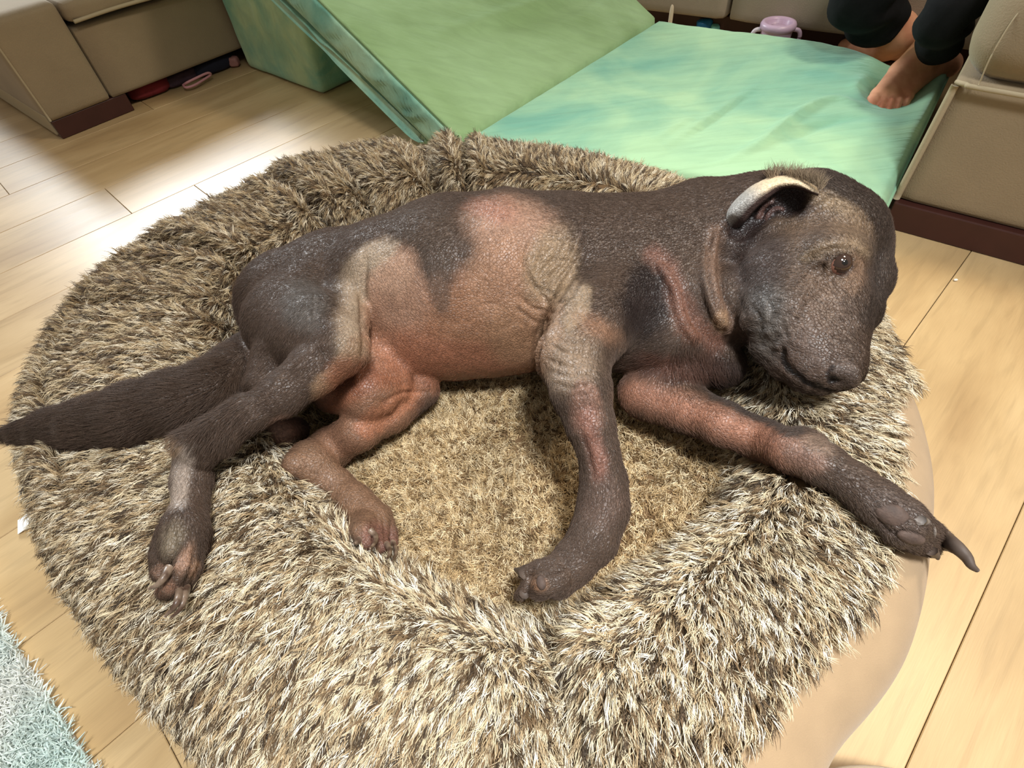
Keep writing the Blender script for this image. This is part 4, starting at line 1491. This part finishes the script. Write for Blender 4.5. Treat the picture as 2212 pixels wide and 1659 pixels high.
m_mat = velvet('pale_green_velour', (110, 164, 142), (162, 198, 156), 3.2)
m_ramp = velvet('shaded_green_velour', (128, 156, 106), (158, 188, 142), 2.4)  # green velour with the slope's shading put into its colour
m_teal = velvet('teal_green_velour', (108, 160, 140), (160, 194, 162), 6)

# the flat mat: a quilt of points between its four corners
P1, P2, P3, P4 = (np.array(p) for p in ((.51, 1.735), (1.096, 1.305), (.66, .775), (-.055, 1.160)))
foot_xy = at(1925, 225, .065)[:2]


def mat_top(xy):
    z = np.full(len(xy), .088)
    d = (xy - foot_xy) @ np.array([[.55, .83], [-.83, .55]]).T
    foot_m = np.exp(-(((d[:, 0] - .09) / .16) ** 2 + (d[:, 1] / .065) ** 2) ** 1.2)
    z -= .036 * foot_m
    far = at(1950, 118, .06)[:2]
    dd = np.linalg.norm(xy - far, axis=1); z -= .022 * np.exp(-(dd / .12) ** 2)
    # creases running to the foot
    for pts, w, a in [([(1850, 220), (1800, 210), (1730, 240), (1640, 310), (1560, 350)], .011, .011), ([(1860, 250), (1780, 265), (1700, 300)], .014, -.009),
                      ([(1640, 180), (1520, 260), (1430, 320)], .010, .005), ([(1620, 200), (1500, 290)], .012, -.005), ([(1870, 215), (1850, 180), (1880, 150)], .014, .006),
                      ([(1500, 250), (1400, 310)], .012, .005)]:
        ln = np.array([at(*p, .088)[:2] for p in smooth_line(pts, 16)])
        ds, par = seg_dist(xy, ln)
        z += a * np.exp(-(ds / w) ** 2) * np.sin(np.clip(par, .05, .97) * math.pi) ** .5
    q = np.stack([xy @ U[:2] * 4, xy @ Wd[:2] * 16], 1)
    z += .0038 * vnoise(q, 1.0, 71, 4)
    return z


def padded(name, fn_top, quad, bottom, m, n=110, edge=.022, parent=None):
    """soft slab over a quadrilateral footprint"""
    a, b, c, d = quad
    s = np.linspace(0, 1, n); S, T = np.meshgrid(s, s, indexing='ij')
    S, T = S.ravel(), T.ravel()
    # pull the corners in a little
    XY = (a[None] * ((1 - S) * (1 - T))[:, None] + b[None] * (S * (1 - T))[:, None] + c[None] * (S * T)[:, None] + d[None] * ((1 - S) * T)[:, None])
    L1 = np.linalg.norm(b - a); L2 = np.linalg.norm(d - a)
    e = np.minimum(np.minimum(S, 1 - S) * L1, np.minimum(T, 1 - T) * L2)
    top = fn_top(XY); rd = edge * (1 - np.sqrt(np.clip(1 - (1 - np.clip(e / edge, 0, 1)) ** 2, 0, 1)))
    V1 = np.column_stack([XY, top - rd])
    V2 = np.column_stack([XY, np.full(len(XY), bottom) + .6 * rd])
    F1 = grid_faces(n, n)
    F2 = F1[:, ::-1] + n * n
    idx = np.arange(n * n).reshape(n, n)
    loop = np.concatenate([idx[:, 0], idx[-1, 1:], idx[-2::-1, -1], idx[0, -2:0:-1]])
    nx = np.roll(loop, -1)
    F3 = np.stack([nx, loop, loop + n * n, nx + n * n], 1)
    return from_arrays(name, np.concatenate([V1, V2]), np.concatenate([F1, F2, F3]), m, parent)


mat_root = empty('floor_mat', (float(P4[0]), float(P4[1]), 0), 'flat pale green padded mat on the floor under the bare foot', 'mat')
mt = padded('mat_cushion', mat_top, (P4, P3, P2, P1), .002, m_mat)
child(mt, mat_root)
edge_pts = [at(*p, .07) for p in ((1915, 462), (1938, 400))]
ep = []
for t in np.linspace(0, 1, 40):
    q = P3 * (1 - t) + P2 * t
    ep.append((q[0], q[1], mat_top(q[None])[0] - .022))
Vt, Ft = tube(np.array(ep), np.full(40, .003), 8)
pz = from_arrays('piping', Vt, Ft, m_mat); child(pz, mat_root)
ep = []
for t in np.linspace(0, 1, 60):
    q = P1 * (1 - t) + P2 * t
    ep.append((q[0], q[1], mat_top(q[None])[0] - .020))
Vt, Ft = tube(np.array(ep), np.full(60, .0026), 8)
pz = from_arrays('piping', Vt, Ft, m_mat); child(pz, mat_root)

# the ramp cushion
ramp = empty('ramp_cushion', tuple(AF), 'thick green foam cushion sloping up to the left from the mat', 'foam cushion')
TA = math.tan(math.radians(28.3)); LR = .80; WR = .81


def ramp_xyz(a, w, z):
    return AF + a[:, None] * U + w[:, None] * Wd + z[:, None] * Z3


def ramp_slab(name, prof, m, na=90, wrk=0.0):
    """extrude a closed (w,z) profile along the fold with rounded ends"""
    prof = np.array(prof, float); k = len(prof)
    a = np.concatenate([[0, .002, .006], np.linspace(.012, WR - .012, na), [WR - .006, WR - .002, WR]])
    c = prof.mean(0)
    sh = np.concatenate([[.010, .004, .001], np.zeros(na), [.001, .004, .010]])
    V_ = []
    for ai, s in zip(a, sh):
        pr = prof + norm(c - prof) * s
        V_.append(ramp_xyz(np.full(k, ai), pr[:, 0], pr[:, 1]))
    V_ = np.array(V_)
    A = V_.reshape(-1, 3)
    if wrk:
        q = np.stack([A @ U * 3.5, A @ Wd * 13, A[:, 2] * 8], 1)
        A[:, 2] += wrk * vnoise(q, 1.0, 81, 4)
        # the broad crease across the middle of the slope
        ww = (A - AF) @ Wd; aa = (A - AF) @ U
        A[:, 2] += .007 * np.exp(-((ww - .20 + .10 * (aa - .3)) / .014) ** 2) * sstep(.15, .3, aa) * sstep(.75, .6, aa)
        A[:, 2] -= .006 * np.exp(-((ww - .165 + .10 * (aa - .3)) / .016) ** 2) * sstep(.15, .3, aa) * sstep(.75, .6, aa)
    F = [tuple(int(x) for x in f) for f in grid_faces(len(a), k, wrap_v=True)]
    F.append(tuple(range(k))[::-1]); F.append(tuple((len(a) - 1) * k + i for i in range(k)))
    o = from_arrays(name, A, F, m)
    child(o, ramp)
    return o


def line_pts(a, b, n):
    return [tuple(np.array(a) * (1 - t) + np.array(b) * t) for t in np.linspace(0, 1, n)]


up_prof = line_pts((.004, .088), (LR, .088 + LR * TA), 60) + line_pts((LR + .02, .07 + LR * TA), (LR + .03, .01 + LR * TA), 4) + \
    line_pts((LR + .02, .0 + LR * TA), (.04, .0 + .05 * TA), 20) + [(.012, .012), (.003, .03), (.0, .06)]
ramp_slab('upper_panel', up_prof, m_ramp, wrk=.0042)
lo_prof = line_pts((.10, .058), (LR - .02, .0 + (LR - .07) * TA), 16) + line_pts((LR - .03, -.02 + (LR - .07) * TA), (.20, .066), 14) + [(.170, .050), (.150, .042), (.128, .040), (.108, .046)]
lo_prof = lo_prof
ramp_slab('lower_panel', lo_prof, m_teal)
for off in (.004,):
    e = np.array([ramp_xyz(np.array([off]), np.array([w]), np.array([.089 + w * TA]))[0] for w in np.linspace(.005, LR, 40)])
    Vt, Ft = tube(e, np.full(40, .0035), 8)
    pz = from_arrays('piping', Vt, Ft, m_ramp); child(pz, ramp); pz['label'] = 'piping along the near edge of the ramp'

# gathered side band of the upper panel: a thin cloth face with puckers
nw, nz_ = 150, 10
w_ = np.linspace(.02, LR, nw); f_ = np.linspace(0, 1, nz_)
Wg, Fg = np.meshgrid(w_, f_, indexing='ij')
zt_ = .084 + Wg * TA; zb_ = .008 + Wg * TA - .0
puck = np.clip(vnoise(np.stack([Wg.ravel() * 60 + 6 * Fg.ravel(), Fg.ravel() * 1.2], 1), 1, 91, 3), -1, 1).reshape(Wg.shape)
outw = .002 + .010 * np.sin(Fg * math.pi) ** .7 * (.45 + puck)
A = ramp_xyz(-outw.ravel(), Wg.ravel(), (zb_ + (zt_ - zb_) * Fg).ravel())
Bk = ramp_xyz(np.full(A.shape[0], .010), Wg.ravel(), (zb_ + (zt_ - zb_) * Fg).ravel())
F1 = grid_faces(nw, nz_); idx = np.arange(nw * nz_).reshape(nw, nz_)
loop = np.concatenate([idx[:, 0], idx[-1, 1:], idx[-2::-1, -1], idx[0, -2:0:-1]]); nx = np.roll(loop, -1); K_ = nw * nz_
sb = from_arrays('side_band', np.concatenate([A, Bk]), np.concatenate([F1, F1[:, ::-1] + K_, np.stack([nx, loop, loop + K_, nx + K_], 1)]), m_teal)
child(sb, ramp); sb['label'] = 'puckered teal side band'

# the block under the ramp
UB = U @ np.array([-.451, 1.68, 0]) ; WB = Wd @ np.array([-.451, 1.68, 0])
blk0 = U * UB + Wd * WB


def blk_fn(A):
    A = A.copy()
    A[:, 0] += .004 * vnoise(A, 14, 95, 2)
    A[:, 1] += .003 * vnoise(A, 14, 96, 2)
    return A


blk = soft_box('support_block', blk0 + Z3 * .001, U, Wd, Z3, .40, .390, .290, rad=.018, m=velvet('mottled_green_velour', (122, 172, 146), (176, 200, 154), 9), cuts=26, fn=blk_fn)
tag(blk, 'green foam block standing on the floor, propping up the sloping cushion', 'foam block')

# ------------------------------------------------------------------ sofas
m_sofa = mat('beige_weave', (142, 126, 100), .9, .15, noise=(12, .07), bump=(420, .55, .0012), sheen=.15)
m_sofa_p = mat('beige_piping', (164, 150, 122), .9, .15, bump=(420, .4, .001))
m_sofa_g = mat('grey_beige_weave', (160, 148, 130), .9, .15, noise=(12, .06), bump=(420, .5, .0012), sheen=.15)
m_plinth = mat('dark_mahogany', (62, 32, 26), .45, .4, noise=(30, .12))

SL = np.array([-1.146, 1.567, 0]); sofaL = empty('sofa', tuple(SL), 'beige fabric sofa at the upper left with a dark wooden plinth', 'sofa')
seam_b = at(234, 209, .046); sb_u = float((seam_b - SL) @ U)


def bulge(amount, sx, sz):
    def f(A):
        A = A.copy()
        k = np.sin(np.clip(A[:, 0] / sx, 0, 1) * math.pi) * np.sin(np.clip(A[:, 2] / sz, 0, 1) * math.pi)
        A[:, 1] -= amount * np.clip(k, 0, 1) * (A[:, 1] < .02)
        return A
    return f


def part(o, root, label=None):
    child(o, root)
    if label: o['label'] = label
    return o


part(soft_box('arm_panel', SL + Z3 * .046, U, Wd, Z3, sb_u - .001, .85, .236, rad=.012, m=m_sofa, cuts=16, fn=bulge(.004, sb_u, .30)), sofaL)
part(soft_box('front_panel', SL + Z3 * .046 + U * sb_u, U, Wd, Z3, 1.4, .80, .175, rad=.008, m=m_sofa, cuts=16, fn=bulge(.004, 1.4, .18)), sofaL)
part(soft_box('seat_cushion', SL + Z3 * .226 + U * (sb_u + .002) - Wd * .022, U, Wd, Z3, .70, .72, .056, rad=.022, m=m_sofa, cuts=18, fn=bulge(.008, .7, .056)), sofaL)
e = np.array([SL + Z3 * (.236 + .003 * math.sin(t * 9)) + U * (sb_u + .01 + .68 * t) - Wd * (.020 + .012 * math.sin(t * math.pi)) for t in np.linspace(0, 1, 40)])
Vt, Ft = tube(e, np.full(40, .0045), 8); part(from_arrays('piping', Vt, Ft, m_sofa_p), sofaL)
part(soft_box('plinth_block', SL + Z3 * .0005 + U * .004 + Wd * .006, U, Wd, Z3, .205, .10, .0475, rad=.002, seg=2, m=m_plinth), sofaL)
part(soft_box('plinth_block', SL + Z3 * .0005 + U * .004 + Wd * .70, U, Wd, Z3, .205, .12, .0475, rad=.002, seg=2, m=m_plinth), sofaL)
part(soft_box('plinth_block', SL + Z3 * .0005 + U * 1.2 + Wd * .006, U, Wd, Z3, .205, .10, .0475, rad=.002, seg=2, m=m_plinth), sofaL)
part(soft_box('back_rail', SL + Z3 * .0005 + U * .2 + Wd * .30, U, Wd, Z3, 1.1, .02, .0475, rad=.002, seg=1, m=m_plinth), sofaL)
part(soft_box('side_skirt', SL + Z3 * .010 - U * .001 + Wd * .02, U, Wd, Z3, .012, .80, .05, rad=.002, seg=2, m=m_sofa_p), sofaL, 'paler strip along the sofa end')
for nm, z0, z1 in (('corner_seam', .05, .275),):
    e = np.array([SL + U * .004 + Wd * .004 + Z3 * z for z in np.linspace(z0, z1, 10)])
    Vt, Ft = tube(e, np.full(10, .0028), 8); part(from_arrays(nm, Vt, Ft, m_sofa_p), sofaL)

# back sofa, two base sections
SBc = at(1400, 28, .05); SBc[2] = 0
bd = norm(at(1830, 82, .05) - at(1415, 30, .05)); bn = np.array([-bd[1], bd[0], 0])
sofaB = empty('sofa', tuple(SBc), 'grey beige sofa behind the green mat, beside the lilac pot', 'sofa')
g1 = float((at(1571, 44, .05) - SBc) @ bd)
part(soft_box('base_panel', SBc - bd * .25 + Z3 * .05, bd, bn, Z3, g1 + .25 - .003, .6, .22, rad=.018, m=m_sofa_g, cuts=16), sofaB)
part(soft_box('base_panel', SBc + bd * (g1 + .003) + Z3 * .05, bd, bn, Z3, .95, .6, .22, rad=.018, m=m_sofa_g, cuts=16), sofaB)
part(soft_box('seat_cushion', SBc - bd * .25 + Z3 * .268 - bn * .01, bd, bn, Z3, g1 + .25 - .004, .6, .14, rad=.03, m=m_sofa_g, cuts=12), sofaB)
part(soft_box('seat_cushion', SBc + bd * (g1 + .004) + Z3 * .268 - bn * .01, bd, bn, Z3, .94, .6, .14, rad=.03, m=m_sofa_g, cuts=12), sofaB)
part(soft_box('plinth', SBc - bd * .2 + Z3 * .0005 + bn * .05, bd, bn, Z3, 1.3, .5, .0505, rad=.002, seg=1, m=m_plinth), sofaB)

# right sofa arm
SRc = np.array([.722, .840, 0]); rd_ = norm(np.array([.758, -.651, 0])); rn = np.array([-rd_[1], rd_[0], 0])
sofaR = empty('sofa', tuple(SRc), 'beige sofa arm with rounded top pad, at the right of the green mat', 'sofa')
part(soft_box('arm_panel', SRc + Z3 * .050, rd_, rn, Z3, .62, .56, .206, rad=.010, m=m_sofa, cuts=20), sofaR)


def pad_fn(A):
    A = A.copy()
    k = np.clip(1 - A[:, 0] / .10, 0, 1)
    A[:, 2] -= .0 * k
    A[:, 1] -= .012 * np.sin(np.clip(A[:, 2] / .17, 0, 1) * math.pi) * (A[:, 1] < .05)
    return A


part(soft_box('arm_pad', SRc - rd_ * .010 - rn * .006 + Z3 * .247, rd_, rn, Z3, .63, .57, .17, rad=.060, m=m_sofa, cuts=26, fn=pad_fn), sofaR)
e = np.array([SRc + rd_ * .002 + rn * .002 + Z3 * z for z in np.linspace(.052, .246, 20)])
Vt, Ft = tube(e, np.full(20, .0058), 10); part(from_arrays('piping', Vt, Ft, m_sofa_p), sofaR)
e = [SRc + Z3 * .250 + rd_ * .001 + rn * .004, SRc + Z3 * .252 + rd_ * .014 - rn * .006, SRc + Z3 * .252 + rd_ * .05 - rn * .012, SRc + Z3 * .252 + rd_ * .3 - rn * .012, SRc + Z3 * .252 + rd_ * .6 - rn * .012]
Vt, Ft = tube(np.array(e), np.full(5, .0036), 8, n=40); part(from_arrays('piping', Vt, Ft, m_sofa_p), sofaR)
e = [SRc + Z3 * .256 + rd_ * .03 - rn * .012, SRc + Z3 * .30 + rd_ * .026 - rn * .018, SRc + Z3 * .35 + rd_ * .03 - rn * .012, SRc + Z3 * .395 + rd_ * .05 + rn * .01, SRc + Z3 * .412 + rd_ * .06 + rn * .06]
Vt, Ft = tube(np.array(e), np.full(5, .0010), 8, n=30); part(from_arrays('seam', Vt, Ft, m_sofa_p), sofaR)
part(soft_box('plinth', SRc + rd_ * .002 - rn * .012 + Z3 * .0005, rd_, rn, Z3, .61, .54, .0505, rad=.002, seg=2, m=m_plinth), sofaR)

# ------------------------------------------------------------------ seated person: lower legs and bare feet
PF = Field([.60, .95, -.01], [1.56, 1.80, .62], .003)
fz = lambda px, py, r, z: Q(px, py, r, z)
# near foot on the mat
for i, (tx_, ty_, r_, z_) in enumerate([(1876, 231, 12, .064), (1899, 239, 8.5, .061), (1917, 241, 8, .060), (1935, 240, 7.5, .059), (1953, 236, 7, .058)]):
    bx, by = 1896 + i * 17, 205 + (i > 3) * 4
    PF.chain([fz(bx, by, r_ + 2, z_ + .010), fz((bx + tx_) / 2, (by + ty_) / 2 - 3, r_ + .5, z_ + .009), fz(tx_, ty_, r_, z_)], .004)
PF.chain([fz(1900, 205, 17, .074), fz(1945, 155, 22, .095), fz(2000, 108, 30, .125)], .02)
PF.chain([fz(1925, 203, 19, .072), fz(1965, 155, 23, .090), fz(2010, 112, 30, .115)], .02)
PF.chain([fz(1950, 206, 17, .068), fz(1990, 165, 20, .078), fz(2035, 140, 24, .080)], .02)
PF.chain([fz(2012, 125, 28, .10), fz(2048, 140, 26, .078)], .03)
PF.chain([fz(2012, 110, 29, .125), fz(2030, 75, 29, .175), fz(2068, 10, 34, .27)], .03)
k1 = np.array([1.20, 1.22, .45]); k2 = np.array([1.10, 1.50, .45]); hip1 = np.array([1.45, 1.52, .515]); hip2 = np.array([1.38, 1.68, .515])
PF.chain([fz(2068, 10, 34, .27), (k1, .050)], .03)
# far foot on the floor behind the mat
PF.chain([fz(1826, 100, 15, .018), fz(1872, 98, 26, .035), fz(1915, 88, 38, .06), fz(1935, 70, 42, .09)], .02)
PF.chain([fz(1935, 85, 38, .06), fz(1962, 98, 32, .035)], .02)
PF.chain([fz(1932, 72, 38, .085), fz(1912, 45, 34, .125), fz(1888, 2, 38, .18), fz(1880, -40, 42, .235), (k2, .050)], .03)
PF.chain([(k2, .052), (hip2, .07), (hip1, .075), (k1, .05)], .04)
Vp, Fp = PF.mesh(); Vp = relax(Vp, Fp, 1)
person = empty('person', (1.0, 1.3, 0), 'seated person with bare feet and black trousers, only lower legs in view', 'person')
m_skin = mat('bare_skin', (214, 156, 122), .5, .35, noise=(14, .10), bump=(260, .25, .0008), mix=(16, (178, 112, 84), .5, .75))
m_skin.node_tree.nodes['Principled BSDF'].inputs['Subsurface Weight'].default_value = .12
m_skin.node_tree.nodes['Principled BSDF'].inputs['Subsurface Radius'].default_value = (.01, .004, .002)
legs = from_arrays('body', Vp, Fp, m_skin); child(legs, person)
m_nail = mat('toe_nail', (214, 172, 150), .3, .5)
for tx_, ty_, r_ in [(1873, 236, 6), (1898, 243, 4), (1916, 245, 3.6), (1934, 244, 3.4), (1952, 239, 3.2)]:
    h = PF.hit(tx_, ty_)
    if h is None: continue
    n = PF.grad(h[None])[0]; s_ = r_ * depth(h) / FPX
    bm = bmesh.new(); bmesh.ops.create_uvsphere(bm, u_segments=12, v_segments=8, radius=1)
    q = Vector(n).to_track_quat('Z', 'Y').to_matrix()
    for v in bm.verts: v.co = Vector(h) + q @ Vector((v.co.x * s_, v.co.y * s_ * .9, v.co.z * .0012))
    child(from_bm('toenail', bm, m_nail), person)
# trousers: two open-ended legs
m_tr = mat('black_trousers', (22, 22, 23), .9, .12, noise=(50, .2), bump=(60, .4, .003))


def trouser_leg(joints, seed):
    P = np.array([np.append(c, r) for c, r in joints])
    P = smooth_line(P, 60); ctr, rad = P[:, :3], P[:, 3]
    ring_c = np.concatenate([ctr[[6, 3, 1]], ctr]); ring_r = np.concatenate([rad[[6, 3, 1]] - .006, rad]); 
    T_ = np.gradient(ctr, axis=0); T_ = norm(T_); T_ = np.concatenate([T_[[6, 3, 1]], T_])
    ring_c[2] = ctr[0] + T_[3] * .001
    Vv = []; sgm = 40
    for c, t, r in zip(ring_c, T_, ring_r):
        s1 = norm(np.cross(t, [0.3, -.9, .1])); u1 = np.cross(s1, t)
        for k in range(sgm):
            a = 2 * math.pi * k / sgm; Vv.append(c + r * (math.cos(a) * s1 + math.sin(a) * u1))
    Vv = np.array(Vv); cc = np.repeat(ring_c, sgm, 0); dd = norm(Vv - cc)
    Vv += dd * (.0035 * vnoise(Vv, 20, seed, 3) + .003 * np.sin(Vv[:, 2] * 90 + 3 * vnoise(Vv, 8, seed + 1, 2)))[:, None]
    o = from_arrays('trouser_leg', Vv, grid_faces(len(ring_c), sgm, wrap_v=True), m_tr)
    child(o, person); return o


trouser_leg([fz(2026, 100, 42, .150), fz(2044, 62, 46, .20), fz(2072, 5, 54, .27), (k1, .075), (hip1 * .5 + k1 * .5, .085), (hip1, .10)], 3)
trouser_leg([fz(1896, 46, 57, .125), fz(1884, 8, 62, .175), fz(1880, -40, 66, .235), (k2, .078), (hip2 * .5 + k2 * .5, .085), (hip2, .10)], 7)

# ------------------------------------------------------------------ small things
# lilac pot behind the mat
pc = at(1683, 48, .082); pc[2] = 0
pot = empty('toy_pot', tuple(pc), 'small lilac plastic pot with a wide rim behind the green mat', 'pot')
m_lil = mat('lilac_plastic', (198, 172, 196), .35, .5)
m_lil2 = mat('pale_plastic', (214, 206, 214), .35, .5)
prof = [(.001, .002), (.032, .002), (.036, .006), (.040, .060), (.041, .066), (.046, .070), (.0465, .078), (.043, .084), (.036, .085), (.031, .080), (.029, .066), (.001, .064)]
Vl, Fl = lathe(prof, 48); part(from_arrays('bowl', Vl + pc, Fl, m_lil), pot)
Vl, Fl = lathe([(.001, .066), (.020, .066), (.022, .070), (.020, .073), (.001, .073)], 36); part(from_arrays('inner_disc', Vl + pc, Fl, m_lil), pot)
for sgn, mm in ((-1, m_lil2), (1, m_lil)):
    c_ = pc + np.array([.9, -.35, 0]) * 0
    ax = norm(np.array([.95, -.3, 0])) * sgn
    e = [pc + ax * .038 + Z3 * .066, pc + ax * .056 + Z3 * .062, pc + ax * .062 + Z3 * .046, pc + ax * .056 + Z3 * .030, pc + ax * .036 + Z3 * .026]
    Vt, Ft = tube(np.array(e), np.full(5, .0055), 10, n=24); part(from_arrays('handle', Vt, Ft, mm), pot)


def lump(name, px, py, z, sx, sy, sz, m, label, cat, seed=1, rot=0.0):
    p = at(px, py, z); p[2] = sz * .5 + .0008
    bm = bmesh.new(); bmesh.ops.create_icosphere(bm, subdivisions=4, radius=1)
    A = np.array([v.co[:] for v in bm.verts])
    A = np.sign(A) * np.abs(A) ** .6
    A = A * (1 + .10 * vnoise(A, 1.6, seed, 2))[:, None]
    A *= np.array([sx / 2, sy / 2, sz / 2]) / np.abs(A).max(0)
    c, s = math.cos(rot), math.sin(rot); A = A @ np.array([[c, s, 0], [-s, c, 0], [0, 0, 1]])
    for v, q in zip(bm.verts, A): v.co = Vector(q)
    o = from_bm(name, bm, m); o.location = p
    return tag(o, label, cat)


lump('toy_block', 1523, 49, .03, .05, .03, .04, mat('blue_plastic', (24, 104, 150), .4), 'small blue toy lying by the gap in the back sofa', 'toy', 2)
lump('toy_ball', 1546, 50, .03, .028, .028, .028, mat('aqua_plastic', (112, 184, 170), .4), 'tiny aqua toy ball beside the blue toy', 'toy', 3)
lump('crumpled_cloth', 1590, 54, .02, .09, .035, .025, mat('olive_cloth', (120, 116, 88), .9), 'crumpled olive cloth between the aqua ball and the lilac pot', 'cloth', 4)
lump('toy_figure', 1450, 31, .06, .012, .012, .085, mat('cream_plastic', (210, 196, 170), .5), 'thin cream toy peg standing behind the mat corner', 'toy', 5)

# things pushed under the left sofa
rt = at(362, 196, .012) + Wd * .035
cloth = lump('red_cloth', 350, 203, .01, .13, .07, .040, mat('dark_red_cloth', (112, 30, 34), .85, noise=(40, .3)), 'folded dark red cloth under the upper left sofa', 'cloth', 6, math.radians(45))
cloth.location = Vector(at(345, 213, 0) + Wd * .050 + Z3 * .021)
sh = lump('shoe', 425, 182, .01, .12, .055, .036, mat('dark_plum_cloth', (60, 40, 50), .8, noise=(50, .3)), 'dark slipper under the sofa next to the red cloth', 'slipper', 7, math.radians(45))
sh.location = Vector(at(415, 188, 0) + Wd * .055 + Z3 * .019)
e = [at(396, 184, .012), at(402, 189, .012), at(420, 184, .012), at(440, 172, .014), at(455, 161, .018), at(448, 158, .026), at(425, 168, .026), at(405, 178, .022)]
Vt, Ft = tube(np.array(e + [e[0]]), np.full(9, .0035), 8, n=60)
tag(from_arrays('ring_toy', Vt, Ft, mat('dusty_pink_plastic', (196, 138, 140), .5)), 'bent pink loop sticking out from under the sofa', 'toy')
nb = lump('dark_bag', 485, 155, .01, .15, .07, .040, mat('navy_cloth', (26, 26, 40), .85), 'navy cloth bag under the sofa near the green block', 'bag', 8, math.radians(45))
nb.location = Vector(at(485, 160, 0) + Wd * .050 + Z3 * .021)
pk = lump('pink_ball', 520, 140, .012, .034, .03, .030, mat('muted_pink', (150, 104, 96), .6), 'dull pink toy under the sofa end beside the green block', 'toy', 9)
pk.location = Vector(at(514, 146, 0) + Wd * .012 + Z3 * .016)
cr = lump('crumb', 2063, 607, 0, .006, .004, .003, mat('white_crumb', (236, 230, 214), .8), 'tiny white crumb on the floor by the right sofa plinth', 'crumb', 10)

# pale cushion at the bottom right corner of the view
def pil(A):
    return A
pcn = np.array([.292, -.082, 0])
bm = bmesh.new(); bmesh.ops.create_icosphere(bm, subdivisions=5, radius=1)
for v in bm.verts:
    a = np.array(v.co[:]); a = np.sign(a) * np.abs(a) ** .8
    v.co = Vector(a * np.array([.135, .10, .052]))
cu = from_bm('small_cushion', bm, mat('oatmeal_fabric', (206, 190, 160), .9, .2, bump=(500, .4, .001), sheen=.2))
cu.location = (pcn[0], pcn[1], .053); cu.rotation_euler = (0, 0, math.radians(-25))
tag(cu, 'pale oatmeal cushion on the floor touching the fabric side of the dog bed', 'cushion')

# ------------------------------------------------------------------ fluffy rug at the lower left
e0 = at(0, 1353, .012); e1 = at(195, 1659, .012); ed = norm(e1 - e0); ed[2] = 0; en = np.array([ed[1], -ed[0], 0])
if en[0] > 0: en = -en
rug = empty('rug', tuple(e0), 'fluffy white rug with pale aqua and pink patches at the lower left', 'rug')
r0 = e0 - ed * .25; r0[2] = .0005
m_rb = mat('rug_backing', (190, 190, 186), .95, .1)
rb = soft_box('backing', r0, ed, en, Z3, .85, .42, .008, rad=.002, seg=1, m=m_rb); child(rb, rug)
n = 110000
a = rng.random(n) * .85; b_ = rng.random(n) * .42
root = r0 + a[:, None] * ed + b_[:, None] * en; root[:, 2] = .008
t1 = vnoise(root, 6, 101, 2); t2 = vnoise(root, 5, 102, 2)
base = np.tile(np.array(lin(226, 224, 218)), (n, 1))
aq = sstep(-.05, .35, t1)[:, None]; pk_ = sstep(.0, .35, t2)[:, None]
base = base * (1 - aq) + np.array(lin(196, 214, 208)) * aq
base = base * (1 - pk_ * .7) + np.array(lin(216, 190, 180)) * pk_ * .7
dirn = norm(np.array([0, 0, 1.0]) + .9 * rng.standard_normal((n, 3)) + .5 * np.stack([vnoise(root, 30, 103, 2), vnoise(root, 30, 104, 2), 0 * t1], 1))
dirn[:, 2] = np.abs(dirn[:, 2]) + .1
LL = (.014 * (.6 + .6 * rng.random(n)))[:, None]
S = np.stack([root, root + dirn * LL * .5, root + dirn * LL + .003 * rng.standard_normal((n, 3)) - np.array([0, 0, .002])], 1)
hair_object('rug_pile', S, np.tile(np.array([.0008, .0008, .0003]), (n, 1)), np.repeat((base * (.75 + .4 * rng.random((n, 1))))[:, None], 3, 1), tint_mat('rug_yarn', .8, .2), rug)
